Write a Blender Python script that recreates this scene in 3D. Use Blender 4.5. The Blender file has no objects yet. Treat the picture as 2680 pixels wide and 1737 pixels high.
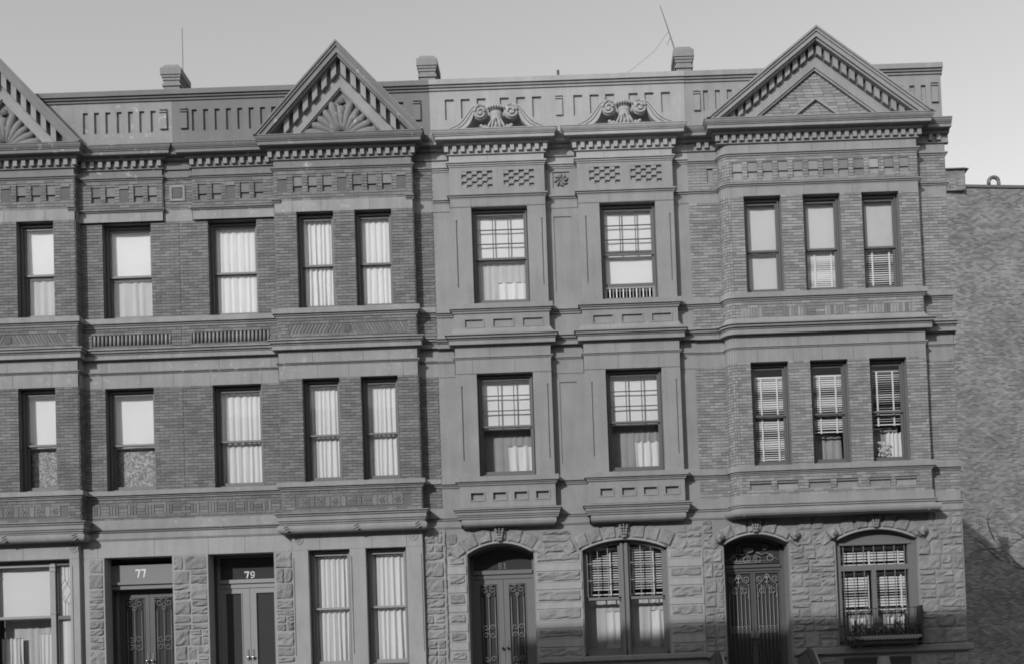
import bpy, math, random
from mathutils import Vector, Matrix
random.seed(7)
R = math.radians
scene = bpy.context.scene
COL = scene.collection

# ------------------------------------------------------------------ camera
yaw, pitch, roll = 0.00234881, 0.0302077, -0.03645543
f = Vector((math.sin(yaw) * math.cos(pitch), math.cos(yaw) * math.cos(pitch), math.sin(pitch)))
r = f.cross(Vector((0, 0, 1))).normalized(); u = r.cross(f)
r2 = r * math.cos(roll) + u * math.sin(roll); u2 = u * math.cos(roll) - r * math.sin(roll)
cd = bpy.data.cameras.new('camera'); cam = bpy.data.objects.new('camera', cd); COL.objects.link(cam)
m = Matrix((r2, u2, -f)).transposed().to_4x4(); m.translation = (0, -22.04, 1.9)
cam.matrix_world = m
cd.sensor_width = 36; cd.lens = 34.94; cd.shift_x = -0.07285; cd.shift_y = 0.31818
cd.clip_start = 0.1; cd.clip_end = 2000
scene.camera = cam

# ------------------------------------------------------------------ sky, sun, exposure
SUN = Vector((0.60, 1.0, -0.50)).normalized()
el = math.asin(-SUN.z); az = math.atan2(-SUN.x, -SUN.y)
w = bpy.data.worlds.new('World'); scene.world = w; w.use_nodes = True
nt = w.node_tree; nt.nodes.clear()
sky = nt.nodes.new('ShaderNodeTexSky'); sky.sky_type = 'NISHITA'; sky.sun_disc = False
sky.sun_elevation = el; sky.sun_rotation = az; sky.air_density = 1.0; sky.dust_density = 0.7; sky.ozone_density = 1.0
bw = nt.nodes.new('ShaderNodeSeparateColor');   # blue-sensitive film: the sky is read through its blue channel
bg = nt.nodes.new('ShaderNodeBackground'); wo = nt.nodes.new('ShaderNodeOutputWorld')
bg.inputs['Strength'].default_value = 0.128
nt.links.new(sky.outputs[0], bw.inputs[0]); nt.links.new(bw.outputs[2], bg.inputs[0]); nt.links.new(bg.outputs[0], wo.inputs[0])
ld = bpy.data.lights.new('sun', 'SUN'); ld.energy = 2.1; ld.angle = R(0.53); ld.color = (1, 1, 1)
lo = bpy.data.objects.new('sun', ld); COL.objects.link(lo); lo.location = (-20, -40, 40)
lo.rotation_euler = SUN.to_track_quat('-Z', 'Y').to_euler()
vs = scene.view_settings
scene.display_settings.display_device = 'sRGB'
vs.view_transform = 'Standard'; vs.look = 'None'; vs.exposure = 0.5; vs.gamma = 1.0; vs.use_curve_mapping = False
scene.cycles.filter_width = 1.8; scene.cycles.max_bounces = 8; scene.cycles.transparent_max_bounces = 12

# ------------------------------------------------------------------ materials
MAT = {}
def nodes(name):
    ma = bpy.data.materials.new(name); ma.use_nodes = True; t = ma.node_tree
    b = t.nodes['Principled BSDF']; MAT[name] = ma
    return ma, t, b
def math_node(t, op, a, b=None, c=None):
    n = t.nodes.new('ShaderNodeMath'); n.operation = op
    for i, v in enumerate((a, b, c)):
        if v is None: continue
        if isinstance(v, (int, float)): n.inputs[i].default_value = v
        else: t.links.new(v, n.inputs[i])
    return n.outputs[0]
def noise(t, scale, detail=4, vec=None, rough=.6):
    n = t.nodes.new('ShaderNodeTexNoise'); n.inputs['Scale'].default_value = scale; n.inputs['Detail'].default_value = detail
    n.inputs['Roughness'].default_value = rough
    if vec is not None: t.links.new(vec, n.inputs['Vector'])
    return n.outputs[0]
def pos(t, scale=(1, 1, 1)):
    g = t.nodes.new('ShaderNodeNewGeometry'); mp = t.nodes.new('ShaderNodeMapping')
    mp.inputs['Scale'].default_value = scale; t.links.new(g.outputs['Position'], mp.inputs['Vector'])
    return mp.outputs[0], g
def finish(t, b, val, rough, bump=None, bstr=.3, bdist=.01, spec=.3):
    cc = t.nodes.new('ShaderNodeCombineColor')
    for i in range(3): t.links.new(val, cc.inputs[i])
    t.links.new(cc.outputs[0], b.inputs['Base Color'])
    b.inputs['Roughness'].default_value = rough; b.inputs['Specular IOR Level'].default_value = spec
    if bump is not None:
        bn = t.nodes.new('ShaderNodeBump'); bn.inputs['Strength'].default_value = bstr; bn.inputs['Distance'].default_value = bdist
        t.links.new(bump, bn.inputs['Height']); t.links.new(bn.outputs[0], b.inputs['Normal'])
def stone_mat(name, v, mott=.25, stain=.25, grain=.12, bstr=.35, per=0.0, rough=.85, bdist=.008, chips=0.0):
    ma, t, b = nodes(name)
    p, g = pos(t); ps, _ = pos(t, (3.0, 3.0, .35)); pf, _ = pos(t)
    n1 = noise(t, 1.3, 5, p); n2 = noise(t, 1.6, 5, ps, .65); n3 = noise(t, 42, 3, pf)
    s = math_node(t, 'MULTIPLY_ADD', n1, mott * 2, 1 - mott)
    s2 = math_node(t, 'MULTIPLY_ADD', n2, stain * 2, 1 - stain)
    s3 = math_node(t, 'MULTIPLY_ADD', n3, grain * 2, 1 - grain)
    s = math_node(t, 'MULTIPLY', s, s2); s = math_node(t, 'MULTIPLY', s, s3)
    if per:
        oi = t.nodes.new('ShaderNodeObjectInfo')
        q = math_node(t, 'ADD', oi.outputs['Random'], g.outputs['Random Per Island']); q = math_node(t, 'FRACT', q)
        s = math_node(t, 'MULTIPLY', s, math_node(t, 'MULTIPLY_ADD', q, per * 2, 1 - per))
    val = math_node(t, 'MULTIPLY', s, v)
    if chips:
        n4 = noise(t, 6.5, 6, p, .7)
        k = math_node(t, 'GREATER_THAN', n4, .60)
        n5 = noise(t, .8, 2, p); k2 = math_node(t, 'GREATER_THAN', n5, .5)
        k = math_node(t, 'MULTIPLY', k, k2)
        val = math_node(t, 'MULTIPLY_ADD', k, chips, val)
    h = math_node(t, 'ADD', n3, math_node(t, 'MULTIPLY', noise(t, 9, 4, pf), 1.5))
    finish(t, b, val, rough, h, bstr, bdist)
    return ma
stone_mat('brownstone', .232, .24, .24, .16)
stone_mat('brownstone_pale', .30, .22, .24, .16)
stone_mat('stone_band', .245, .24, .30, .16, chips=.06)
stone_mat('dentil_stone', .24, .2, .2, .15)
stone_mat('joint_dark', .10)
stone_mat('stone_band2', .23, .22, .26, .16)
stone_mat('coping_paint', .15, .12, .2, .10)
stone_mat('parapet_paint', .15, .2, .2, .14)
stone_mat('parapet_worn', .225, .25, .3, .15, chips=.12)
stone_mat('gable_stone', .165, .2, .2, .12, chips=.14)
stone_mat('rock_stone', .245, .26, .2, .28, 1.0, per=.12, bdist=.02)
stone_mat('joint', .20, .2, .1, .2)
stone_mat('brick', .155, .26, .2, .25, .5, per=.22)
stone_mat('brick_pale', .218, .26, .2, .25, .5, per=.24)
stone_mat('mortar', .12, .2, .1, .2)
stone_mat('mortar_pale', .18, .2, .1, .2)
stone_mat('tile_dark', .10, .2, .1, .3, .6)
stone_mat('terracotta', .20, .2, .1, .3, .8, bdist=.02)
stone_mat('chimney_brick', .20, .25, .2, .25, .6)
stone_mat('roof_tar', .06); stone_mat('asphalt', .055, .2, .1, .3); stone_mat('pavement', .32, .2, .1, .2)
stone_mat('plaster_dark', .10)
stone_mat('bark', .085, .2, .2, .3, .8)
def plain(name, v, rough=.5, metal=0, spec=.4, var=.08, scale=6):
    ma, t, b = nodes(name); p, _ = pos(t)
    n = noise(t, scale, 4, p)
    val = math_node(t, 'MULTIPLY', math_node(t, 'MULTIPLY_ADD', n, var * 2, 1 - var), v)
    finish(t, b, val, rough, noise(t, 60, 2, p), .08, .004, spec); b.inputs['Metallic'].default_value = metal
    return ma
plain('frame_paint', .10, .5); plain('frame_paint_grey', .15, .5); plain('sash_dark', .05, .45); plain('frame_light', .24, .5)
plain('door_dark', .07, .45); plain('door_black', .085, .45); plain('door_brown', .135, .5); plain('door_pale', .23, .5)
plain('iron', .05, .5, .2); plain('iron_grey', .22, .5, .2); plain('white_paint', .62, .5); plain('muntin_white', .42, .5); plain('brass', .75, .25, 1.0)
plain('curtain', .60, .9, 0, .1, .05); plain('cream', .50, .85, 0, .1, .05, 2); plain('shade', .63, .85, 0, .1, .03, 2); plain('net', .44, .9, 0, .1, .12, 4); plain('net_dark', .29, .9, 0, .1, .2, 3)
plain('slat', .62, .5); plain('tape', .62, .8); plain('pipe_metal', .12, .5, .3); plain('leaf', .07, .6, 0, .3, .3, 20)
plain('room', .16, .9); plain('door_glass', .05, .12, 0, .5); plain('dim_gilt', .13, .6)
def glass_mat(name, tint):
    ma, t, b = nodes(name); t.nodes.remove(b)
    tr = t.nodes.new('ShaderNodeBsdfTransparent'); tr.inputs[0].default_value = (tint, tint, tint, 1)
    gl = t.nodes.new('ShaderNodeBsdfGlossy'); gl.inputs['Roughness'].default_value = .02
    p, _ = pos(t); bn = t.nodes.new('ShaderNodeBump'); bn.inputs['Strength'].default_value = .05; bn.inputs['Distance'].default_value = .02
    t.links.new(noise(t, 3, 2, p), bn.inputs['Height']); t.links.new(bn.outputs[0], gl.inputs['Normal'])
    fr = t.nodes.new('ShaderNodeFresnel'); fr.inputs[0].default_value = 1.45
    mx = t.nodes.new('ShaderNodeMixShader'); t.links.new(fr.outputs[0], mx.inputs[0])
    t.links.new(tr.outputs[0], mx.inputs[1]); t.links.new(gl.outputs[0], mx.inputs[2])
    t.links.new(mx.outputs[0], t.nodes['Material Output'].inputs[0])
glass_mat('glass', .985); glass_mat('glass_dark', .35)
def lace_mat():
    ma, t, b = nodes('lace'); p, _ = pos(t)
    vo = t.nodes.new('ShaderNodeTexVoronoi'); vo.feature = 'DISTANCE_TO_EDGE'; vo.inputs['Scale'].default_value = 13
    nz = t.nodes.new('ShaderNodeTexNoise'); nz.inputs['Scale'].default_value = 5; t.links.new(p, nz.inputs['Vector'])
    mxv = t.nodes.new('ShaderNodeMix'); mxv.data_type = 'RGBA'; mxv.inputs[0].default_value = .35
    t.links.new(p, mxv.inputs[6]); t.links.new(nz.outputs['Color'], mxv.inputs[7]); t.links.new(mxv.outputs[2], vo.inputs['Vector'])
    k = math_node(t, 'LESS_THAN', vo.outputs['Distance'], .07)
    val = math_node(t, 'MULTIPLY_ADD', k, .24, .22)
    finish(t, b, val, .9)
lace_mat()
def far_brick():
    ma, t, b = nodes('far_brick')
    tc = t.nodes.new('ShaderNodeTexCoord'); mp = t.nodes.new('ShaderNodeMapping'); mp.inputs['Rotation'].default_value = (R(90), 0, 0)
    t.links.new(tc.outputs['Object'], mp.inputs['Vector'])
    bt = t.nodes.new('ShaderNodeTexBrick'); bt.inputs['Scale'].default_value = 1.0
    bt.inputs['Brick Width'].default_value = .22; bt.inputs['Row Height'].default_value = .075; bt.inputs['Mortar Size'].default_value = .008
    bt.inputs['Color1'].default_value = (.085, .085, .085, 1); bt.inputs['Color2'].default_value = (.21, .21, .21, 1); bt.inputs['Mortar'].default_value = (.19, .19, .19, 1)
    t.links.new(mp.outputs[0], bt.inputs['Vector'])
    b2 = t.nodes.new('ShaderNodeRGBToBW'); t.links.new(bt.outputs['Color'], b2.inputs[0])
    p, _ = pos(t, (3.2, .0, 11.0)); p2, _ = pos(t, (1, 0, 1.4))
    n1 = noise(t, 1.0, 4, p, .7); n2 = noise(t, .5, 5, p2, .6)
    sx = t.nodes.new('ShaderNodeSeparateXYZ'); g = t.nodes.new('ShaderNodeNewGeometry'); t.links.new(g.outputs['Position'], sx.inputs[0])
    s = math_node(t, 'MULTIPLY_ADD', n1, .6, .68)
    s = math_node(t, 'MULTIPLY', s, math_node(t, 'MULTIPLY_ADD', n2, 1.4, .30))
    val = math_node(t, 'MULTIPLY', b2.outputs[0], s)
    k = math_node(t, 'GREATER_THAN', noise(t, 1.3, 5, p, .75), .62); val = math_node(t, 'MULTIPLY_ADD', k, .10, val)
    finish(t, b, val, .9, b2.outputs[0], .4, .02)
far_brick()

# ------------------------------------------------------------------ mesh helpers
class MB:
    def __init__(s): s.v = []; s.f = []
    def add(s, vs, fs):
        k = len(s.v); s.v += [tuple(p) for p in vs]; s.f += [tuple(i + k for i in q) for q in fs]; return s
    def quad(s, a, b, c, d): return s.add((a, b, c, d), ((0, 1, 2, 3),))
    def box(s, x0, x1, y0, y1, z0, z1):
        return s.add([(x0, y0, z0), (x1, y0, z0), (x1, y1, z0), (x0, y1, z0), (x0, y0, z1), (x1, y0, z1), (x1, y1, z1), (x0, y1, z1)],
                     [(0, 1, 5, 4), (1, 2, 6, 5), (2, 3, 7, 6), (3, 0, 4, 7), (4, 5, 6, 7), (3, 2, 1, 0)])
    def frustum(s, x0, x1, y0, y1, z0, X0, X1, Y0, Y1, z1):
        return s.add([(x0, y0, z0), (x1, y0, z0), (x1, y1, z0), (x0, y1, z0), (X0, Y0, z1), (X1, Y0, z1), (X1, Y1, z1), (X0, Y1, z1)],
                     [(0, 1, 5, 4), (1, 2, 6, 5), (2, 3, 7, 6), (3, 0, 4, 7), (4, 5, 6, 7), (3, 2, 1, 0)])
    def prism(s, poly, y0, y1):                       # polygon in x,z extruded along y
        n = len(poly)
        vs = [(x, y0, z) for x, z in poly] + [(x, y1, z) for x, z in poly]
        return s.add(vs, [tuple(range(n)), tuple(range(2 * n - 1, n - 1, -1))] + [((i + 1) % n, i, n + i, n + (i + 1) % n) for i in range(n)])
    def tube(s, pts, rad, n=6, cap=True):
        pts = [Vector(p) for p in pts]; rings = []
        for i, p in enumerate(pts):
            d = (pts[min(i + 1, len(pts) - 1)] - pts[max(i - 1, 0)]).normalized()
            a = d.cross(Vector((0, 0, 1)))
            if a.length < .05: a = d.cross(Vector((0, 1, 0)))
            a.normalize(); b = d.cross(a)
            rr = rad[i] if isinstance(rad, (list, tuple)) else rad
            rings.append([p + (a * math.cos(6.2832 * k / n) + b * math.sin(6.2832 * k / n)) * rr for k in range(n)])
        vs = [q for ring in rings for q in ring]; fs = []
        for i in range(len(pts) - 1):
            for k in range(n):
                fs.append((i * n + k, i * n + (k + 1) % n, (i + 1) * n + (k + 1) % n, (i + 1) * n + k))
        if cap: fs += [tuple(range(n))[::-1], tuple(range((len(pts) - 1) * n, len(pts) * n))]
        return s.add(vs, fs)
    def lathe(s, prof, cx, cy, n=12, sx=1, sy=1):
        vs = []; fs = []
        for rr, z in prof:
            for k in range(n): vs.append((cx + rr * sx * math.cos(6.2832 * k / n), cy + rr * sy * math.sin(6.2832 * k / n), z))
        for i in range(len(prof) - 1):
            for k in range(n): fs.append((i * n + k, i * n + (k + 1) % n, (i + 1) * n + (k + 1) % n, (i + 1) * n + k))
        return s.add(vs, fs)
    def ball(s, c, rx, ry, rz, nu=10, nv=7):
        vs = []; fs = []
        for j in range(nv + 1):
            th = math.pi * j / nv
            for k in range(nu):
                ph = 6.2832 * k / nu
                vs.append((c[0] + rx * math.sin(th) * math.cos(ph), c[1] + ry * math.sin(th) * math.sin(ph), c[2] + rz * math.cos(th)))
        for j in range(nv):
            for k in range(nu): fs.append((j * nu + k, j * nu + (k + 1) % nu, (j + 1) * nu + (k + 1) % nu, (j + 1) * nu + k))
        return s.add(vs, fs)
    def sweep(s, path, prof, caps=True):              # profile (offset, z) swept along a plan path with mitred corners
        n = len(path); seg = []
        for i in range(n - 1):
            dx, dy = path[i + 1][0] - path[i][0], path[i + 1][1] - path[i][1]; l = math.hypot(dx, dy); seg.append((dy / l, -dx / l))
        k = len(prof); vs = []
        for i in range(n):
            a = seg[max(i - 1, 0)]; b = seg[min(i, n - 2)]
            q = 1 + a[0] * b[0] + a[1] * b[1]; mx, my = (a[0] + b[0]) / q, (a[1] + b[1]) / q
            for o, z in prof: vs.append((path[i][0] + mx * o, path[i][1] + my * o, z))
        fs = [(i * k + j, i * k + j + 1, (i + 1) * k + j + 1, (i + 1) * k + j) for i in range(n - 1) for j in range(k - 1)]
        if caps: fs += [tuple(range(k)), tuple(range((n - 1) * k, n * k))[::-1]]
        return s.add(vs, fs)
    def mesh(s, name, mat, smooth=False):
        me = bpy.data.meshes.new(name); me.from_pydata(s.v, [], s.f); me.materials.append(MAT[mat])
        if smooth: me.polygons.foreach_set('use_smooth', [True] * len(me.polygons))
        me.update(); return me
    def build(s, name, mat, parent=None, smooth=False, label=None, cat=None, group=None, kind=None):
        return obj(name, s.mesh(name, mat, smooth), parent, label, cat, group, kind)
def obj(name, data, parent=None, label=None, cat=None, group=None, kind=None, loc=None):
    o = bpy.data.objects.new(name, data); COL.objects.link(o)
    if loc is not None: o.location = loc
    if parent is not None:
        o.parent = parent
        if parent.type == 'EMPTY': o.matrix_parent_inverse = Matrix.Translation(-Vector(parent.location))
    if label: o['label'] = label
    if cat: o['category'] = cat
    if group: o['group'] = group
    if kind: o['kind'] = kind
    return o
def thing(name, label, cat, loc, group=None):
    return obj(name, None, None, label, cat, group, None, loc)

# vertical wall face along a plan path, with rectangular holes on the segments that face the street
def zone(parent, name, path, z0, z1, mat, holes=(), off=0.0, depth=.31, label=None):
    mb = MB()
    for (xa, ya), (xb, yb) in zip(path[:-1], path[1:]):
        if abs(yb - ya) > 1e-6 or xb < xa:
            l = math.hypot(xb - xa, yb - ya); nx, ny = (yb - ya) / l * off, -(xb - xa) / l * off
            mb.quad((xa + nx, ya + ny, z0), (xb + nx, yb + ny, z0), (xb + nx, yb + ny, z1), (xa + nx, ya + ny, z1)); continue
        y = ya - off
        hs = [h for h in holes if h[0] < xb - 1e-4 and h[1] > xa + 1e-4 and h[2] < z1 - 1e-4 and h[3] > z0 + 1e-4]
        xs = sorted({xa, xb, *[min(max(v, xa), xb) for h in hs for v in h[:2]]}); zs = sorted({z0, z1, *[min(max(v, z0), z1) for h in hs for v in h[2:4]]})
        for i in range(len(xs) - 1):
            for j in range(len(zs) - 1):
                cx, cz = (xs[i] + xs[i + 1]) / 2, (zs[j] + zs[j + 1]) / 2
                if any(h[0] < cx < h[1] and h[2] < cz < h[3] for h in hs): continue
                mb.quad((xs[i], y, zs[j]), (xs[i + 1], y, zs[j]), (xs[i + 1], y, zs[j + 1]), (xs[i], y, zs[j + 1]))
        for h in hs:
            d = h[4] if len(h) > 4 else depth
            a, b, c, e = max(h[0], xa), min(h[1], xb), max(h[2], z0), min(h[3], z1)
            mb.quad((a, y, c), (a, y + d, c), (a, y + d, e), (a, y, e)); mb.quad((b, y + d, c), (b, y, c), (b, y, e), (b, y + d, e))
            if h[3] <= z1 + 1e-4: mb.quad((a, y, e), (a, y + d, e), (b, y + d, e), (b, y, e))
            if h[2] >= z0 - 1e-4: mb.quad((a, y + d, c), (a, y, c), (b, y, c), (b, y + d, c))
            if len(h) > 4: mb.quad((a, y + d, c), (b, y + d, c), (b, y + d, e), (a, y + d, e))
    return mb.build(name, mat, parent, label=label)

BL, BH, JT = .213, .0667, .011
class Bricks:                                         # collects the bricks of one wall, then makes 300 single ones and one joined rest
    def __init__(s, mat): s.items = []; s.mat = mat
    def field(s, path, z0, z1, holes=(), off=.012):
        for (xa, ya), (xb, yb) in zip(path[:-1], path[1:]):
            l = math.hypot(xb - xa, yb - ya)
            if l < .03: continue
            tx, ty = (xb - xa) / l, (yb - ya) / l; nx, ny = ty, -tx
            front = abs(ty) < 1e-6
            n = max(1, round((z1 - z0) / BH)); h = (z1 - z0) / n
            for c in range(n):
                za, zb = z0 + c * h + JT / 2, z0 + (c + 1) * h - JT / 2
                u = -(BL / 2 if c % 2 else 0.) - .03
                iv = []
                if l < .12: iv = [(0.002, l - .002)]
                else:
                    while u < l:
                        a, b = max(u + .0025, .003), min(u + BL - .0025, l - .003); u += BL
                        if b - a > .02: iv.append((a, b))
                if front:
                    for hh in holes:
                        if hh[2] < zb - .012 and hh[3] > za + .012:
                            a0, b0 = hh[0] - xa, hh[1] - xa; nv = []
                            for a, b in iv:
                                if b <= a0 or a >= b0: nv.append((a, b)); continue
                                if a < a0 - .015: nv.append((a, a0))
                                if b > b0 + .015: nv.append((b0, b))
                            iv = nv
                for a, b in iv:
                    s.items.append((xa + tx * (a + b) / 2, ya + ty * (a + b) / 2, (za + zb) / 2, b - a, zb - za, tx, ty, off + random.uniform(-.002, .003), front))
    def make(s, wall):
        full = [i for i in s.items if i[8] and i[3] > BL - .006]
        full.sort(key=lambda i: abs(i[0]) + abs(i[2] - 9) * .6)
        single = set(id(i) for i in full[:300]); cache = {}
        rest = MB()
        for it in s.items:
            x, y, z, L, H, tx, ty, o, fr = it
            nx, ny = ty, -tx
            if id(it) in single:
                key = round(H, 4)
                if key not in cache:
                    mb = MB(); mb.box(-L / 2, L / 2, 0, .03, -H / 2, H / 2); mb.f = mb.f[:5]; cache[key] = mb.mesh('brick', s.mat)
                obj('brick', cache[key], wall, loc=(x, y - o, z))
            else:
                d = .03
                def P(u, k, zz): return (x + tx * u + nx * (o - k), y + ty * u + ny * (o - k), z + zz)
                a, b, h = -L / 2, L / 2, H / 2
                rest.add([P(a, 0, -h), P(b, 0, -h), P(b, d, -h), P(a, d, -h), P(a, 0, h), P(b, 0, h), P(b, d, h), P(a, d, h)],
                         [(0, 1, 5, 4), (1, 2, 6, 5), (3, 0, 4, 7), (4, 5, 6, 7), (3, 2, 1, 0)])
        rest.build('bricks', s.mat, wall, kind='stuff')

def rock(x0, x1, z0, z1, y, proud, margin=.0, rough=1.0, nz=3):   # one rock-faced block
    g = .004; x0 += g; x1 -= g; z0 += g; z1 -= g
    w_, h_ = x1 - x0, z1 - z0
    e = min(.035, w_ * .2, h_ * .25)
    nx = max(2, min(6, round(w_ / .12))); nz = 2 if h_ < .2 else nz
    us = [x0, x0 + e] + [x0 + e + (w_ - 2 * e) * i / nx for i in range(1, nx)] + [x1 - e, x1]
    ws = [z0, z0 + e] + [z0 + e + (h_ - 2 * e) * i / nz for i in range(1, nz)] + [z1 - e, z1]
    mb = MB(); vs = []
    tilt = random.uniform(-.4, .4); tl2 = random.uniform(-.4, .4)
    for j, zz in enumerate(ws):
        for i, xx in enumerate(us):
            edge = i in (0, len(us) - 1) or j in (0, len(ws) - 1)
            if edge: d = -.012
            else:
                fx, fz = (xx - x0) / w_ - .5, (zz - z0) / h_ - .5
                d = proud * (.65 + rough * (tilt * fx + tl2 * fz + random.uniform(-.5, .5)))
                d = max(d, .003); xx += random.uniform(-.3, .3) * e; zz += random.uniform(-.3, .3) * e
            vs.append((xx, y - d, zz))
    k = len(us)
    mb.add(vs, [(j * k + i, j * k + i + 1, (j + 1) * k + i + 1, (j + 1) * k + i) for j in range(len(ws) - 1) for i in range(k - 1)])
    return mb

def ashlar(wall, x0, x1, z0, z1, y, blocks=(), course=.33, proud=.045, mat='rock_stone', minw=.22, maxw=.55):
    proud *= .85
    z = z1
    while z > z0 + .05:
        h = min(course * random.uniform(.92, 1.06), z - z0)
        if z - h - z0 < .12: h = z - z0
        x = x0
        while x < x1 - .02:
            wd = random.uniform(minw, maxw)
            if x1 - x - wd < minw * .8: wd = x1 - x
            parts = [(x, x + wd, z - h, z)]
            q = random.random()
            if h > .24 and q < .42:
                k = random.choice((.38, .5, .6)); parts = [(x, x + wd, z - h, z - h * k), (x, x + wd, z - h * k, z)]
                if wd > .42 and random.random() < .6:
                    c = x + wd * random.uniform(.4, .6); a = parts.pop(random.randrange(2)); parts += [(x, c, a[2], a[3]), (c, x + wd, a[2], a[3])]
            for p in parts:
                if any(p[0] < b[1] - .01 and p[1] > b[0] + .01 and p[2] < b[3] - .01 and p[3] > b[2] + .01 for b in blocks):
                    for b in blocks:          # trim sideways against a blocked rectangle
                        if p[0] < b[1] and p[1] > b[0] and p[2] < b[3] - .01 and p[3] > b[2] + .01:
                            if b[0] - p[0] > .06: p = (p[0], b[0], p[2], p[3])
                            elif p[1] - b[1] > .06: p = (b[1], p[1], p[2], p[3])
                            else: p = None
                        if p is None: break
                    if p is None: continue
                rock(*p, y, proud * random.uniform(.7, 1.2)).build('stone', mat, wall)
            x += wd
        z -= h

def arc_pts(x0, x1, zs, zc, n=16, grow=0.0):
    hw = (x1 - x0) / 2; h = zc - zs; rad = (hw * hw + h * h) / (2 * h); cx, cz = (x0 + x1) / 2, zc - rad
    a = math.asin(hw / rad)
    return [(cx + (rad + grow) * math.sin(-a + 2 * a * i / n), cz + (rad + grow) * math.cos(-a + 2 * a * i / n)) for i in range(n + 1)], cx, cz, rad, a

def chevron(mb, cx, base, zo, zi, k, y0, y1):
    # inverted V between an outer and an inner apex height, slope k, cut off at the base height
    wo_, wi = (zo - base) / k, (zi - base) / k
    for s in (-1, 1):
        mb.prism([(cx, zi), (cx, zo), (cx + s * wo_, base), (cx + s * wi, base)], y0, y1)

def joints(band, path, z0, z1, off):
    for (xa, ya), (xb, yb) in zip(path[:-1], path[1:]):
        if abs(yb - ya) > 1e-6 or xb - xa < .9: continue
        x = xa + random.uniform(.35, .9)
        while x < xb - .2:
            MB().box(x - .004, x + .004, ya - off - .0012, ya - off + .01, z0, z1).build('joint', 'joint_dark', band); x += random.uniform(.6, 1.3)
# ------------------------------------------------------------------ windows and what hangs in them
def rect_frame(mb, x0, x1, z0, z1, y0, y1, l, r_, t, b):
    mb.box(x0, x0 + l, y0, y1, z0, z1); mb.box(x1 - r_, x1, y0, y1, z0, z1)
    mb.box(x0 + l, x1 - r_, y0 + .001, y1 - .001, z1 - t, z1); mb.box(x0 + l, x1 - r_, y0 + .001, y1 - .001, z0, z0 + b)
def pane(x0, x1, z0, z1, y, parent, mat='glass'):
    MB().quad((x0, y, z0), (x1, y, z0), (x1, y, z1), (x0, y, z1)).build('pane', mat, parent)
def window(house, x0, x1, z0, z1, yf, meet=None, mat='frame_paint', sash='frame_paint', grid=None, raised=0.0, gmat='sash_dark'):
    yf += .045; meet = meet if meet else z0 + (z1 - z0) * .49
    mb = MB(); rect_frame(mb, x0 - .01, x1 + .01, z0 - .02, z1 + .01, yf + .115, yf + .26, .065, .065, .075, .07)
    rect_frame(mb, x0 + .03, x1 - .03, z0 + .03, z1 - .03, yf + .09, yf + .114, .03, .03, .035, .02)
    w_ = mb.build('window', mat, house)
    xa, xb = x0 + .057, x1 - .057
    s1 = MB(); rect_frame(s1, xa, xb, meet - .02, z1 - .067, yf + .14, yf + .175, .045, .045, .05, .045); s1.build('sash', sash, w_)
    s2 = MB(); rect_frame(s2, xa, xb, z0 + .05 + raised, meet + .02 + raised * .3, yf + .182, yf + .22, .045, .045, .04, .085); s2.build('sash', sash, w_)
    pane(xa + .04, xb - .04, meet, z1 - .10, yf + .157, w_); pane(xa + .04, xb - .04, z0 + .12 + raised, meet, yf + .2, w_)
    if grid:
        nx, nz = grid; a, b, c, d = xa + .045, xb - .045, meet + .025, z1 - .117
        for i in range(1, nx): MB().box(a + (b - a) * i / nx - .009, a + (b - a) * i / nx + .009, yf + .143, yf + .171, c, d).build('muntin', gmat, w_)
        for j in range(1, nz): MB().box(a, b, yf + .1445, yf + .1695, c + (d - c) * j / nz - .009, c + (d - c) * j / nz + .009).build('muntin', gmat, w_)
    return w_
def curtain(x0, x1, z0, z1, y, label, pitch_=.105, amp=.022, mat='curtain', group=None, name='curtain', gather=0.0):
    pitch_ *= random.uniform(.82, 1.3); amp *= random.uniform(.6, 1.25)
    n = int((x1 - x0) / pitch_ * 8); nz = 8; ph = random.uniform(0, 6); mb = MB(); vs = []
    for j in range(nz + 1):
        tz = j / nz
        for i in range(n + 1):
            q = i / n; xx = x0 + (x1 - x0) * q
            wv = math.sin(6.2832 * (xx - x0) / pitch_ + ph + 1.1 * math.sin(xx * 9 + ph)) + .4 * math.sin(6.2832 * (xx - x0) / pitch_ * 1.7 + ph * 2 + tz)
            a = amp * (1.15 - .5 * tz) * (1 + .3 * math.sin(xx * 5 + ph))
            xo = .012 * math.sin(tz * 4 + xx * 14 + ph)
            if gather: xo += gather * (q - .5) * (tz - .6) ** 2
            vs.append((xx + xo * (1 - tz), y - a * wv, z0 + (z1 - z0) * tz))
    mb.add(vs, [(j * (n + 1) + i, j * (n + 1) + i + 1, (j + 1) * (n + 1) + i + 1, (j + 1) * (n + 1) + i) for j in range(nz) for i in range(n)])
    o = mb.build(name, mat, None, True, label, 'curtain', group)
    rod = MB(); rod.tube([(x0 - .02, y, z1 - .01), (x1 + .02, y, z1 - .01)], .008, 6); rod.build('curtain_rod', 'brass', o)
    return o
def shade(x0, x1, z0, z1, y, label, mat='shade', group=None):
    mb = MB(); n = 6; vs = []
    for j in range(9):
        for i in range(n + 1):
            vs.append((x0 + (x1 - x0) * i / n, y + .006 * math.sin(i * 1.3 + j * .5), z0 + (z1 - z0) * j / 8))
    mb.add(vs, [(j * (n + 1) + i, j * (n + 1) + i + 1, (j + 1) * (n + 1) + i + 1, (j + 1) * (n + 1) + i) for j in range(8) for i in range(n)])
    o = mb.build('roller_shade', mat, None, True, label, 'window shade', group)
    MB().box(x0 + .01, x1 - .01, y - .008, y + .012, z0 - .01, z0 + .018).build('hem_bar', mat, o)
    MB().tube([(x0 - .01, y + .02, z1 + .01), (x1 + .01, y + .02, z1 + .01)], .022, 8).build('roller', mat, o)
    return o
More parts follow.
